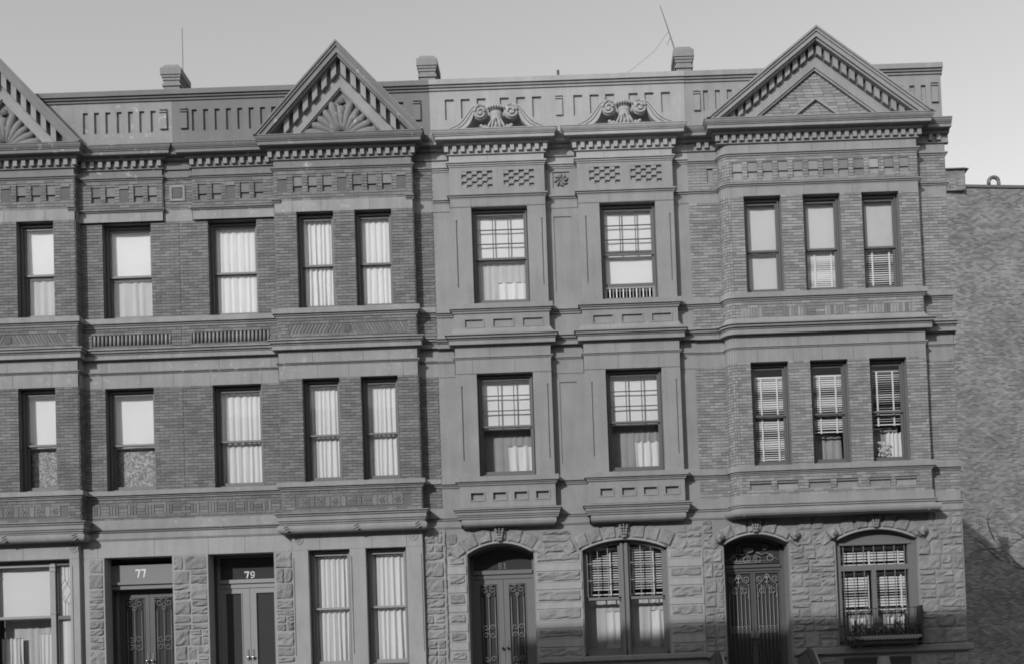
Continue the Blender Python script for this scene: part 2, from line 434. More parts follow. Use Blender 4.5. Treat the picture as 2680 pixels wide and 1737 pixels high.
def blind(x0, x1, z0, z1, y, label, tilt=35, group=None, pitch_=.047, tapes=(.14, .78), wob=.0):
    mb = MB(); n = int((z1 - z0 - .08) / pitch_); hw = .024
    for i in range(n):
        zc = z1 - .06 - i * pitch_; a = R(tilt + wob * math.sin(i * .7) + random.uniform(-5, 5)); c, s = math.cos(a) * hw, math.sin(a) * hw
        sk = random.uniform(-.004, .004)
        mb.quad((x0, y - c, zc - s), (x1, y - c, zc - s + sk), (x1, y + c, zc + s + sk), (x0, y + c, zc + s))
    o = MB().box(x0, x1, y - .025, y + .025, z1 - .04, z1).build('venetian_blind', 'slat', None, False, label, 'blind', group)
    mb.build('slats', 'slat', o, kind='stuff')
    MB().box(x0, x1, y - .022, y + .022, z0, z0 + .025).build('bottom_rail', 'slat', o)
    for q in tapes:
        xx = x0 + (x1 - x0) * q; MB().box(xx - .018, xx + .018, y - .0285, y - .027, z0 - .02, z1 - .02).build('tape', 'tape', o)
    return o

# ------------------------------------------------------------------ ornament helpers
def dentils(cornice, xs, z0, z1, y0, y1, w_, mat):
    me = MB().box(-w_ / 2, w_ / 2, 0, y1 - y0, 0, z1 - z0).mesh('dentil', mat)
    for x in xs: obj('dentil', me, cornice, loc=(x, y0, z0))
def lin(a, b, step):
    n = max(1, round((b - a) / step)); return [a + (b - a) * i / n for i in range(n + 1)]
def rake_dentils(ped, cx, base, zt, zb, k, step, y0, y1, w_, mat, n):
    for s in (-1, 1):
        mb = MB(); q = w_ / 2 * k
        mb.prism([(-w_ / 2, zb - zt + s * q), (w_ / 2, zb - zt - s * q), (w_ / 2, -s * q), (-w_ / 2, s * q)], 0, y1 - y0)
        me = mb.mesh('dentil', mat)
        for i in range(n):
            d = (i + .5) * step; zz = zt - d * k
            if zz - (zt - zb) < base: break
            obj('dentil', me, ped, loc=(cx + s * d, y0, zz))
CORN = [(-.02, 14.32), (.30, 14.30), (.385, 14.288), (.385, 14.268), (.368, 14.262), (.372, 14.248), (.362, 14.228), (.345, 14.208), (.338, 14.196), (.318, 14.19), (.326, 14.178), (.318, 14.166), (.298, 14.16), (.302, 14.15), (.302, 14.098), (.284, 14.088), (.272, 14.108), (.165, 14.10), (.15, 14.07), (.13, 14.042), (.10, 14.035), (.035, 14.035), (.035, 13.875), (.06, 13.87), (.06, 13.855), (.012, 13.84), (-.02, 13.84)]
def small_mould(zt, zb, o=.045):
    h = zt - zb; o *= 1.25
    return [(-.02, zt + .015), (o, zt), (o, zt - .30 * h), (o * .35, zt - .34 * h), (o * .62, zt - .46 * h), (o * .60, zt - .66 * h), (o * .12, zt - .70 * h), (o * .3, zt - .82 * h), (o * .26, zb), (-.02, zb - .01)]
def sill_prof(zt, zb, zm, o=.085):
    o *= 1.15
    return [(-.02, zt + .025), (o, zt), (o, zb), (o * .45, zb + .004), (o * .62, zb - .014), (o * .58, zb - .034), (o * .2, zb - .036), (o * .36, zb - .05), (o * .3, zm + .01), (.004, zm + .012), (-.02, zm)]
def mid_cornice(zt, zb, o=.15):
    h = zt - zb; o *= 1.25
    return [(-.02, zt + .05), (o, zt), (o, zt - .09 * h), (o * .72, zt - .11 * h), (o * .84, zt - .17 * h), (o * .80, zt - .30 * h), (o * .52, zt - .33 * h), (o * .66, zt - .40 * h), (o * .62, zt - .46 * h), (o * .5, zt - .48 * h), (o * .6, zt - .53 * h), (o * .6, zt - .88 * h), (o * .12, zt - .90 * h), (o * .22, zb + .004), (.0, zb - .02), (-.02, zb - .02)]
COPING = [(-.3, 15.70), (.085, 15.68), (.095, 15.665), (.095, 15.56), (.04, 15.555), (.07, 15.535), (.06, 15.51), (.015, 15.505), (.035, 15.485), (.03, 15.455), (-.002, 15.45), (-.02, 15.42)]

def run(path, parent, name, prof, mat): return MB().sweep(path, prof).build(name, mat, parent)

def number(parent, txt, x0, x1, z0, z1, y, mat):       # heavy serif numerals cut from flat strokes
    G = {'7': [[(0, .72), (.10, .72), (.14, .82), (.62, .82), (.36, .0), (.60, .0), (.98, .88), (.98, 1.0), (0, 1.0)]],
         '1': [[(.14, 0), (.86, 0), (.86, .10), (.66, .12), (.66, 1), (.5, 1), (.14, .86), (.16, .76), (.36, .80), (.36, .12), (.14, .10)]]}
    def ring(cx, cz, rx, rz, t, a0=0, a1=360, n=18):
        o = []; i_ = []
        for k in range(n + 1):
            a = R(a0 + (a1 - a0) * k / n)
            o.append((cx + rx * math.cos(a), cz + rz * math.sin(a))); i_.append((cx + (rx - t) * math.cos(a), cz + (rz - t * .6) * math.sin(a)))
        return [[o[k], o[k + 1], i_[k + 1], i_[k]] for k in range(n)]
    G['8'] = ring(.5, .74, .40, .26, .2) + ring(.5, .27, .46, .28, .22)
    G['9'] = ring(.5, .66, .46, .34, .22) + ring(.42, .52, .54, .52, .20, -100, 12, 10) + [[(.12, .02), (.34, .0), (.36, .14), (.14, .18)]]
    n = len(txt); wd = (x1 - x0) / n
    for i, ch in enumerate(txt):
        mb = MB()
        for poly in G[ch]: mb.prism([(x0 + wd * (i + .06 + .86 * a), z0 + (z1 - z0) * b) for a, b in poly], y - .004, y + .002)
        mb.build('numeral', mat, parent)

def spiral(cx, cz, r0, r1, turns, a0, y, sgn=1, n=None):
    n = n or int(14 * turns) + 4
    return [(cx + (r0 + (r1 - r0) * i / n) * math.cos(a0 + sgn * 6.2832 * turns * i / n), y, cz + (r0 + (r1 - r0) * i / n) * math.sin(a0 + sgn * 6.2832 * turns * i / n)) for i in range(n + 1)]

# ------------------------------------------------------------------ ground, street, pavement
MB().box(-150, 150, -150, 150, -.3, -.12).build('ground', 'asphalt', kind='structure')
MB().box(-60, 60, -17.0, -7.0, -.11, 0.0 - .10).build('street', 'asphalt', kind='structure')
for nm, ya, yb in (('pavement', -7.0, 0.1), ('pavement_opposite', -24.0, -17.0)):
    MB().box(-60, 60, ya, yb, -.2, .0).build(nm, 'pavement', kind='structure')

def carcass(house, x0, x1, side=None, depth=10.):
    # side, rear and party walls, floors and a dark partition behind the front rooms
    mb = MB()
    mb.quad((x0, .27, 0), (x0, depth, 0), (x0, depth, 15.3), (x0, .27, 15.3)); mb.quad((x1, .02, 0), (x1, depth, 0), (x1, depth, 15.3), (x1, .02, 15.3))
    mb.quad((x0, depth, 0), (x1, depth, 0), (x1, depth, 15.3), (x0, depth, 15.3))
    mb.build('party_wall', side or 'plaster_dark', house)
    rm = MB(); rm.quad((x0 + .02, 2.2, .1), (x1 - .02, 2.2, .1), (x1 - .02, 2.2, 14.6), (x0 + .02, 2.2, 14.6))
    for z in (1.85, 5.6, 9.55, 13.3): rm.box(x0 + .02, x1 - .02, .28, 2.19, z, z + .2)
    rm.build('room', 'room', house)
    MB().box(x0 + .01, x1 - .01, .3, depth, 14.6, 14.75).build('roof', 'roof_tar', house)
    MB().box(x0 + .005, x1 - .005, .06, .30, 14.3, 15.66).build('parapet_back', 'chimney_brick', house)

def slots(path_x0, path_x1, left_edges, w_, z0, z1, d=.05): return [(x, x + w_, z0, z1, d) for x in left_edges if x > path_x0 and x + w_ < path_x1]
def bracket_panel(house, x0, x1, mat):
    mb = MB(); mb.box(x0, x1, -.05, .03, 14.80, 15.15); mb.box(x0 - .004, x1 + .004, -.055, .03, 15.175, 15.205); mb.box(x0, x1, -.055, .03, 15.235, 15.27)
    mb.build('bracket_panel', mat, house)

def leaf(house, x0, x1, z0, z1, y, mat, px0, px1, pz0, pz1, knob_side, glass='door_glass', knob='brass', low=None):
    mb = MB(); mb.box(x0, px0, y, y + .05, z0, z1); mb.box(px1, x1, y, y + .05, z0, z1)
    mb.box(px0, px1, y + .001, y + .049, pz1, z1); mb.box(px0, px1, y + .001, y + .049, z0, pz0)
    e = .02; rect_frame(mb, px0 - e, px1 + e, pz0 - e, pz1 + e, y - .012, y, e, e, e, e)
    mb.box(px0 + .02, px1 - .02, y - .012, y, z0 + .15, pz0 - .12)
    d = mb.build('door', mat, house)
    pane(px0, px1, pz0, pz1, y + .025, d, glass)
    kx = x1 - .055 if knob_side > 0 else x0 + .055
    k = MB(); k.box(kx - .022, kx + .022, y - .008, y, 2.80, 3.06); k.build('lock_plate', 'dim_gilt', d)
    k = MB(); k.ball((kx, y - .055, 2.88), .032, .03, .032); k.tube([(kx, y - .04, 2.88), (kx, y, 2.88)], .012); k.build('knob', knob, d, True)
    return d
def grille_panel(door, x0, x1, z0, z1, y, mat, rad=.009):
    mb = MB(); cx = (x0 + x1) / 2; w_ = x1 - x0
    for q in (.12, .5, .88): mb.tube([(x0 + w_ * q, y, z0), (x0 + w_ * q, y, z1 - (.22 if q == .5 else .3))], rad, 5)
    for zz in (z0 + .02, z1 - .02): mb.tube([(x0, y, zz), (x1, y, zz)], rad, 5)
    for s in (-1, 1):
        mb.tube(spiral(cx + s * w_ * .24, z1 - .12, w_ * .22, w_ * .05, 1.4, math.pi / 2, y, s), rad, 5)
        mb.tube([(cx + s * w_ * .38, y, z1 - .3), (cx + s * w_ * .32, y, z1 - .24), (cx + s * w_ * .46, y, z1 - .17), (cx + s * w_ * .44, y, z1 - .06)], rad, 5)
        for zz in ((z0 + z1) / 2 - .05, z0 + .25):
            mb.tube(spiral(cx + s * w_ * .2, zz + .09, w_ * .18, w_ * .05, 1.2, 0, y, s), rad * .9, 5)
            mb.tube(spiral(cx + s * w_ * .2, zz - .09, w_ * .18, w_ * .05, 1.2, 0, y, -s), rad * .9, 5)
    mb.tube(spiral(cx, z1 - .24, w_ * .1, w_ * .1, 1, 0, y), rad, 5)
    return mb.build('grille', mat, door, True)

# ------------------------------------------------------------------ the two mirrored brick houses, 77 and 79
AX = -8.74; B = -.24
def pair_house(s, num):
    def P(p): return [(AX + uu, yy) for uu, yy in p] if s > 0 else [(AX - uu, yy) for uu, yy in reversed(p)]
    def Hh(a, b, c, d, *k): return (AX + a, AX + b, c, d, *k) if s > 0 else (AX - b, AX - a, c, d, *k)
    def X(a, b): return (AX + a, AX + b) if s > 0 else (AX - b, AX - a)
    END = 5.71; xa, xb = X(0, END)
    house = thing('row_house', ('dark brick row house with sunburst gable and 79 over its pale double door' if s > 0 else 'brick row house at the left edge with 77 over its dark iron door'), 'house', ((xa + xb) / 2, 0, 0), 'row houses of the terrace')
    carcass(house, xa + .01, xb - .01)
    PATH = P([(0, 0), (2.22, 0), (2.22, B), (5.29, B), (5.29, 0), (END, 0)])
    PT = P([(0, 0), (.335, 0), (.335, -.06), (2.22, -.06), (2.22, B), (5.29, B), (5.29, 0), (END, 0)])
    WL = P([(0, 0), (2.22, 0)]); WR = P([(5.29, 0), (END, 0)]); BAY = P([(2.22, 0), (2.22, B), (5.29, B), (5.29, 0)])
    pm = 'parapet_paint' if s > 0 else 'parapet_worn'
    # parapet with slots
    sl = [.34 + .2565 * k for k in range(6)] + ([1.88, 2.13] if s > 0 else [1.88, 2.13]) + [4.75, 5.0]
    if s < 0: sl = [.475 + .2545 * k for k in range(7)] + [4.9, 5.15]
    pa = zone(house, 'parapet', P([(-.11 if s > 0 else .11, 0), (END, 0)]), 14.25, 15.46, pm, [Hh(q, q + .115, 14.755, 15.245, .05) for q in sl])
    run(P([(-.11 if s > 0 else .11, 0), (END, 0)]), house, 'coping', COPING, 'coping_paint')
    bracket_panel(house, *X(*((.09, .245) if s > 0 else (.215, .37))), pm)
    if s > 0: bracket_panel(house, *X(5.34, 5.5), pm)
    # top cornice
    cp = [(o * .86 if o > 0 else o, z) for o, z in CORN]
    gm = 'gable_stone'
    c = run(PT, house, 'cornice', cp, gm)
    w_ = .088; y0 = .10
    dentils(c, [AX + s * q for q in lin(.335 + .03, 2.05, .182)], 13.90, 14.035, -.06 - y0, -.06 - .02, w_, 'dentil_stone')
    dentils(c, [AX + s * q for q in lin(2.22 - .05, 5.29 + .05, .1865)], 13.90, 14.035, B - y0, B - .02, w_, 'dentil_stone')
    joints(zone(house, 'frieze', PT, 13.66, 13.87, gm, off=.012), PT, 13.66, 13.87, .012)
    run(PT, house, 'moulding', small_mould(13.69, 13.60, .05), gm)
    # panelled brick frieze
    ph = []; tiles = []
    bay_p = [2.31 + .3305 * k for k in range(9)]; pier_p = [.46 + .315 * k for k in range(5)]
    for k, q in enumerate(bay_p):
        if k in (0, 4, 8): tiles.append((q, B))
        else: ph += [Hh(q, q + .205, 13.285, 13.50, .022), Hh(q, q + .205, 13.14, 13.28, .04)]
    for k, q in enumerate(pier_p):
        if k == 2: tiles.append((q, -.06))
        else: ph += [Hh(q, q + .205, 13.285, 13.50, .022), Hh(q, q + .205, 13.14, 13.28, .04)]
    wall = zone(house, 'wall', PT, 12.93, 13.61, 'brick', ph)
    bk = Bricks('brick'); bk.field(PT, 12.94, 13.607, [h[:4] for h in ph] + [Hh(q, q + .205, 13.14, 13.50) for q, _ in tiles])
    for q, yy in tiles:
        a, b = X(q, q + .205)
        MB().box(a, b, yy - .004, yy + .01, 13.14, 13.43).build('tile', 'tile_dark', wall); MB().box(a, b, yy - .028, yy + .01, 13.435, 13.50).build('brick', 'brick', wall)
    if s > 0: MB().box(AX - .12, AX + .07, -.016, .01, 13.22, 13.43).build('tile', 'tile_dark', wall); rect = MB(); rect_frame(rect, AX - .19, AX + .15, 13.15, 13.51, -.03, -.005, .05, .05, .05, .05); rect.build('tile_frame', 'brick_pale', wall)
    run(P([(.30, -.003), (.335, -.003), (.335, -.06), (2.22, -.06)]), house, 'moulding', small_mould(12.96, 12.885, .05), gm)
    for a, b in ((2.18, 2.36), (5.15, 5.33)):
        run(P([(a, B - .01), (b, B - .01)]), house, 'moulding', small_mould(12.98, 12.89, .05), gm)
    joints(zone(house, 'lintel', PT, 12.695, 12.945, 'stone_band', off=.014), PT, 12.695, 12.945, .014); zone(house, 'lintel_soffit', PT, 12.69, 12.696, 'stone_band', off=.0)
    # brick storeys
    w3 = [Hh(.64, 1.73, 10.50, 12.69), Hh(2.70, 3.52, 10.50, 12.69), Hh(3.99, 4.81, 10.50, 12.69)]
    w2 = [Hh(.66, 1.74, 6.64, 8.965), Hh(2.73, 3.55, 6.64, 8.965), Hh(4.02, 4.84, 6.64, 8.965)]
    zone(wall, 'wall_face', PATH, 10.44, 12.70, 'mortar', w3); bk.field(PATH, 10.50, 12.70, w3)
    zone(wall, 'wall_face', PATH, 6.58, 8.99, 'mortar', w2); bk.field(PATH, 6.64, 8.98, w2)
    run(PATH, house, 'sill_course', sill_prof(10.505, 10.39, 10.30), 'stone_band')
    # upper apron with reeds
    ra, rb = (.22, 1.97) if s > 0 else (.23, 2.01)
    rh = [Hh(ra, rb, 9.93, 10.165, .05)]
    sq = [Hh(3.68, 3.83, 9.98, 10.135)]
    zone(wall, 'wall_face', PATH, 9.80, 10.34, 'mortar', rh); bk.field(PATH, 9.83, 10.305, [h[:4] for h in rh] + sq + [Hh(2.45, 5.1, 9.96, 10.16)])
    me = MB(); me.tube([(0, 0, 0), (0, 0, .235)], .028, 8); me = me.mesh('reed', 'brick_pale', True)
    n = 20
    for k in range(n): obj('reed', me, wall, loc=(X(ra, rb)[0] + (k + .5) * (rb - ra) / n, .022, 9.93))
    me = MB(); me.prism([(-.075, -.1), (-.035, -.1), (.075, .1), (.035, .1)], 0, .02); me = me.mesh('brick', 'brick')
    me2 = MB(); me2.prism([(.075, -.1), (.035, -.1), (-.075, .1), (-.035, .1)], 0, .02); me2 = me2.mesh('brick', 'brick')
    bx0, bx1 = X(2.45, 5.1); nb = 34; mid = (X(3.68, 3.83)[0] + X(3.68, 3.83)[1]) / 2
    for k in range(nb):
        x = bx0 + (k + .5) * (bx1 - bx0) / nb
        if abs(x - mid) > .12: obj('brick', me if x < mid else me2, wall, loc=(x, B - .008 - random.uniform(0, .004), 10.06))
    MB().box(mid - .075, mid + .075, B - .012, B, 9.98, 10.135).build('tile', 'tile_dark', wall)
    run(PATH, house, 'string_course', mid_cornice(9.80, 9.56), 'stone_band')
    joints(zone(house, 'frieze', PATH, 9.29, 9.585, 'stone_band', off=.016), PATH, 9.29, 9.585, .016)
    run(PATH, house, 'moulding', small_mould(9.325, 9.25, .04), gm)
    joints(zone(house, 'lintel', PATH, 8.968, 9.28, 'stone_band', off=.014), PATH, 8.968, 9.28, .014)
    run(PATH, house, 'sill_course', sill_prof(6.65, 6.55, 6.465), 'stone_band')
    # lower apron: basket-weave on the wall, ornamental tiles on the bay
    wv = Hh(.1, 2.1, 6.12, 6.34); bt = Hh(2.5, 5.05, 6.10, 6.34)
    zone(wall, 'wall_face', PATH, 5.97, 6.50, 'mortar'); bk.field(PATH, 5.99, 6.465, [wv, bt])
    for g in range(10):
        gx = wv[0] + g * .2
        for k in range(3):
            if g % 2 == 0: MB().box(gx + k * .066 + .006, gx + k * .066 + .058, -.011, .02, 6.125, 6.335).build('brick', 'brick', wall)
            else: MB().box(gx + .006, gx + .194, -.011, .02, 6.125 + k * .072, 6.187 + k * .072).build('brick', 'brick', wall)
    for k in range(7):
        tx = bt[0] + .09 + k * .345; mb = MB(); mb.box(tx, tx + .22, B - .012, B + .01, 6.11, 6.33)
        for a in range(6): mb.ball((tx + .11 + .06 * math.cos(a * 1.05), B - .012, 6.22 + .06 * math.sin(a * 1.05)), .03, .014, .03, 6, 4)
        mb.ball((tx + .11, B - .014, 6.22), .03, .02, .03, 6, 4); mb.build('tile', 'brick', wall)
        if k < 6: MB().box(tx + .23, tx + .335, B - .012, B + .01, 6.11, 6.33).build('brick', 'brick', wall)
    # belt over the ground floor
    for p in (WL, WR):
        zone(house, 'belt', p, 5.56, 6.01, 'stone_band', off=.022)
        run(p, house, 'moulding', [(-.02, 5.815), (.065, 5.80), (.065, 5.778), (.025, 5.774), (.05, 5.755), (.048, 5.735), (.01, 5.73), (-.02, 5.715)], gm)
        run(p, house, 'moulding', [(-.02, 5.72), (.032, 5.718), (.036, 5.59), (.03, 5.58), (-.02, 5.578)], 'stone_band')
    bm = 'stone_band'
    run(BAY, house, 'bay_cornice', [(-.02, 6.0), (.165, 5.965), (.165, 5.945), (.12, 5.94), (.13, 5.925), (.125, 5.90), (.09, 5.895), (.10, 5.88), (.10, 5.80), (.06, 5.795), (.085, 5.78), (.08, 5.755), (.04, 5.75), (.06, 5.735), (.06, 5.715), (.03, 5.71), (-.02, 5.70)], bm)
    roll = run(BAY, house, 'bay_roll', [(-.02, 5.705), (.05, 5.705), (.085, 5.695), (.105, 5.665), (.11, 5.62), (.10, 5.575), (.075, 5.545), (.03, 5.535), (-.02, 5.535)], bm)
    zone(house, 'bay_soffit', P([(2.22, B + .1), (5.29, B + .1)]), 5.53, 5.56, bm)
    mb = MB(); q0, q1 = X(2.2, 5.31); mb.quad((q0, B, 5.54), (q1, B, 5.54), (q1, .1, 5.54), (q0, .1, 5.54)); mb.build('bay_soffit', bm, house)
    for q in (2.32, 3.86, 5.2):
        mb = MB(); x = AX + s * q
        for a in range(7): mb.ball((x + .045 * math.sin(a * 2.1), B - .10 - .012 * (a % 2), 5.56 + .02 * a), .035, .03, .022, 7, 5)
        mb.build('carved_leaf', bm, roll, True)
    bk.make(wall)
    # ground floor
    G = P([(0, 0), (2.36, 0), (2.36, -.1), (5.25, -.1), (5.25, 0), (END, 0)])
    joints(zone(house, 'ground_lintel', G, 5.185, 5.57, 'brownstone_pale', off=.006), G, 5.185, 5.57, .006)
    for q in ((2.52, 5.05) if s > 0 else (2.46, 5.05)):
        x = AX + s * q; z = 5.405; mb = MB()
        o = [(x + .095 * math.cos(a * .3927), z + .095 * math.sin(a * .3927)) for a in range(16)]; i_ = [(x + .078 * math.cos(a * .3927), z + .078 * math.sin(a * .3927)) for a in range(16)]
        for a in range(16): mb.prism([o[a], o[(a + 1) % 16], i_[(a + 1) % 16], i_[a]], -.116, -.10)
        for poly in ([(-.035, -.05), (-.015, -.05), (-.015, .05), (-.035, .05)], [(-.02, .035), (.03, .035), (.03, .05), (-.02, .05)], [(.022, .0), (.036, .0), (.036, .045), (.022, .045)], [(-.02, -.008), (.03, -.008), (.03, .008), (-.02, .008)], [(-.01, -.005), (.006, -.005), (.045, -.05), (.026, -.05)]):
            mb.prism([(x + a, z + b_) for a, b_ in poly], -.114, -.10)
        mb.build('roundel', 'stone_band', house)
    d0, d1 = (.47, 1.92) if s > 0 else (.34, 1.83)
    dx0, dx1 = X(d0, d1)
    gh = [Hh(d0, d1, 1.85, 5.186)]
    if s > 0: gw = [(2.71, 3.63), (3.98, 4.88)]; gh += [Hh(a, b, 2.55, 5.18) for a, b in gw]
    else: gh += [Hh(2.57, 5.0, 2.30, 5.18)]
    sl_ = [2.385, 3.665, 5.215] if s > 0 else [2.30, 2.50, 5.2]
    gh2 = gh + [Hh(q, q + .016, 2.85, 5.02, .02) for q in sl_]
    gf = zone(house, 'ground_wall', G, 0, 5.19, 'brownstone_pale', gh2, depth=.30)
    blk = [(dx0, dx1, 0, 5.19)]
    if s > 0:
        ashlar(gf, -9.06, -8.285, 1.6, 5.18, -.003, course=.34, minw=.2, maxw=.4)
        ashlar(gf, -6.795, -6.40, 1.6, 5.18, -.003, course=.36, minw=.2, maxw=.4)
        ashlar(gf, -3.475, -3.04, 1.6, 5.56, -.003, course=.36, minw=.2, maxw=.4)
    else: ashlar(gf, -10.945, -10.60, 1.6, 5.18, -.003, course=.34, minw=.2, maxw=.36)
    MB().box(dx0 - .035, dx0 - .001, -.045, .05, 1.85, 5.185).build('jamb_bead', 'brownstone_pale', house)
    # recess side linings, coloured dark to deepen the recess shade, and door set
    mb = MB(); mb.box(dx0 - .03, dx0, .29, .75, 1.85, 5.19); mb.box(dx1, dx1 + .03, .29, .75, 1.85, 5.19); mb.box(dx0, dx1, .29, .75, 5.187, 5.21); mb.build('door_lining', 'sash_dark', house)
    yd = .50; mx = (dx0 + dx1) / 2
    if s > 0:
        mb = MB(); rect_frame(mb, dx0, dx1, 1.85, 5.187, yd - .02, yd + .08, .07, .07, .03, .02); mb.box(dx0 + .07, dx1 - .07, yd - .06, yd + .05, 4.565, 4.65); mb.box(dx0 + .07, dx1 - .07, yd - .02, yd + .05, 4.46, 4.565); fr = mb.build('door_frame', 'door_pale', house)
        pane(dx0 + .07, dx1 - .07, 4.65, 5.16, yd + .03, fr, 'door_glass')
        number(fr, '79', -7.665, -7.41, 4.685, 4.84, yd + .025, 'white_paint')
        leaf(house, dx0 + .07, mx - .004, 1.88, 4.46, yd, 'door_pale', dx0 + .19, mx - .19, 2.70, 4.34, 1); leaf(house, mx + .004, dx1 - .07, 1.88, 4.46, yd, 'door_pale', mx + .15, dx1 - .17, 2.70, 4.34, -1)
    else:
        mb = MB(); rect_frame(mb, dx0, dx1, 1.85, 5.187, yd - .02, yd + .08, .07, .07, .03, .02); mb.box(dx0, dx1, yd - .27, yd + .05, 4.60, 4.659); mb.box(dx0, dx1, yd - .22, yd + .05, 4.50, 4.60); mb.box(dx0 + .0, dx1 - .0, yd - .22, yd + .05, 4.66, 5.04); fr = mb.build('door_frame', 'frame_paint_grey', house)
        number(fr, '77', -10.03, -9.775, 4.755, 4.945, yd - .222, 'white_paint')
        for a, b, kk in ((dx0 + .07, mx - .004, 1), (mx + .004, dx1 - .07, -1)):
            pa_, pb_ = a + .13 if kk > 0 else a + .12, b - .12 if kk > 0 else b - .13
            d = leaf(house, a, b, 1.88, 4.50, yd, 'door_dark', pa_, pb_, 2.35, 4.32, kk)
            grille_panel(d, pa_, pb_, 2.35, 4.32, yd - .02, 'iron_grey', .007)
    # stoop, mostly below the picture
    mb = MB()
    for k in range(11): mb.box(dx0 - .05, dx1 + .05, -.10 - .28 * (k + 1), -.10 - .28 * k if k else .5, 0, 1.85 - .168 * k)
    st = mb.build('stoop', 'brownstone', house)
    # windows
    win_pair = []
    for h in w3: win_pair.append(window(house, h[0], h[1], h[2] + .03, h[3], 0 if (h[0] > X(0, 2)[0] and h[1] < X(0, 2)[1]) else B, 11.55, 'frame_paint', 'frame_paint'))
    for h in w2: win_pair.append(window(house, h[0], h[1], h[2] + .03, h[3], 0 if (h[0] > X(0, 2)[0] and h[1] < X(0, 2)[1]) else B, 7.73, 'frame_paint', 'frame_paint'))
    if s > 0:
        for a, b in gw: window(house, *X(a, b), 2.58, 5.18, -.1, 3.88, 'frame_paint_grey', 'frame_light')
    return house, w3, w2
h79, w3_79, w2_79 = pair_house(1, 79)
h77, w3_77, w2_77 = pair_house(-1, 77)

# gable pediments of the pair
def sun_gable(house, cx, base, zo, k, label=None):
    mb = MB(); d = zo - base; m_ = 'gable_stone'
    for a, b, y in ((0, .055, -.60), (.05, .12, -.575), (.115, .26, -.545), (.25, .315, -.50)):
        chevron(mb, cx, base, zo - a, zo - b, k, y, .02)
    ped = mb.build('pediment', m_, house)
    mb = MB(); chevron(mb, cx, base, zo - .31, zo - .64, k, -.275, .02); mb.build('raking_band', m_, ped)
    mb = MB(); chevron(mb, cx, base, zo - .62, zo - .90, k, -.30, .02); chevron(mb, cx, base, zo - .89, zo - .94, k, -.27, .02); mb.build('tympanum_frame', 'dentil_stone', ped)
    rake_dentils(ped, cx, base, zo - .315, zo - .60, k, .215, -.40, -.27, .115, 'dentil_stone', 9)
    zi = zo - .92; mb = MB(); hw = (zi - base) / k; mb.prism([(cx, zi + .05), (cx + hw + .05, base), (cx - hw - .05, base)], -.20, .02); tym = mb.build('tympanum', m_, ped)
    n = 11
    for i in range(n):                                   # sunburst petals, scooped and round-ended
        a = R(8 + 164 * i / (n - 1)); c, s = math.cos(a), math.sin(a)
        ln = (zi - base - .10) / (k * abs(c) + s) * .97; ln = min(ln, .86); wd = ln * .125
        mb = MB(); pts = [(cx + c * ln * t, -.20 - .02 * math.sin(3.1 * t), base + .10 + s * ln * t) for t in (.16, .35, .55, .75, .9, 1.0)]
        mb.tube(pts, [wd * .35, wd * .6, wd * .85, wd, wd * .9, wd * .62], 7); mb.build('sun_ray', m_, tym, True)
    mb = MB(); mb.ball((cx, -.20, base + .10), .12, .05, .1, 10, 6); mb.build('sun_boss', m_, tym, True)
    return ped
sun_gable(h79, -4.98, 14.28, 16.35, 1.108)
sun_gable(h77, 2 * AX + 4.98, 14.28, 16.35, 1.108)

# ------------------------------------------------------------------ arched ground floors
def arch_wall(house, x0, x1, z0, z1, y, ops, mat, depth=.66):
    mb = MB(); xs = x0
    for (a, b, zb, zs, zc) in ops:
        mb.quad((xs, y, z0), (a, y, z0), (a, y, z1), (xs, y, z1)); xs = b
        mb.quad((a, y, z0), (b, y, z0), (b, y, zb), (a, y, zb))
        pts, *_ = arc_pts(a, b, zs, zc)
        for (px, pz), (qx, qz) in zip(pts[:-1], pts[1:]):
            mb.quad((px, y, pz), (qx, y, qz), (qx, y, z1), (px, y, z1)); mb.quad((px, y, pz), (px, y + depth, pz), (qx, y + depth, qz), (qx, y, qz))
        mb.quad((a, y, zb), (a, y + depth, zb), (a, y + depth, zs), (a, y, zs)); mb.quad((b, y, zb), (b, y, zs), (b, y + depth, zs), (b, y + depth, zb))
        mb.quad((a, y, zb), (b, y, zb), (b, y + depth, zb), (a, y + depth, zb))
    mb.quad((xs, y, z0), (x1, y, z0), (x1, y, z1), (xs, y, z1))
    return mb.build('ground_wall', mat, house)
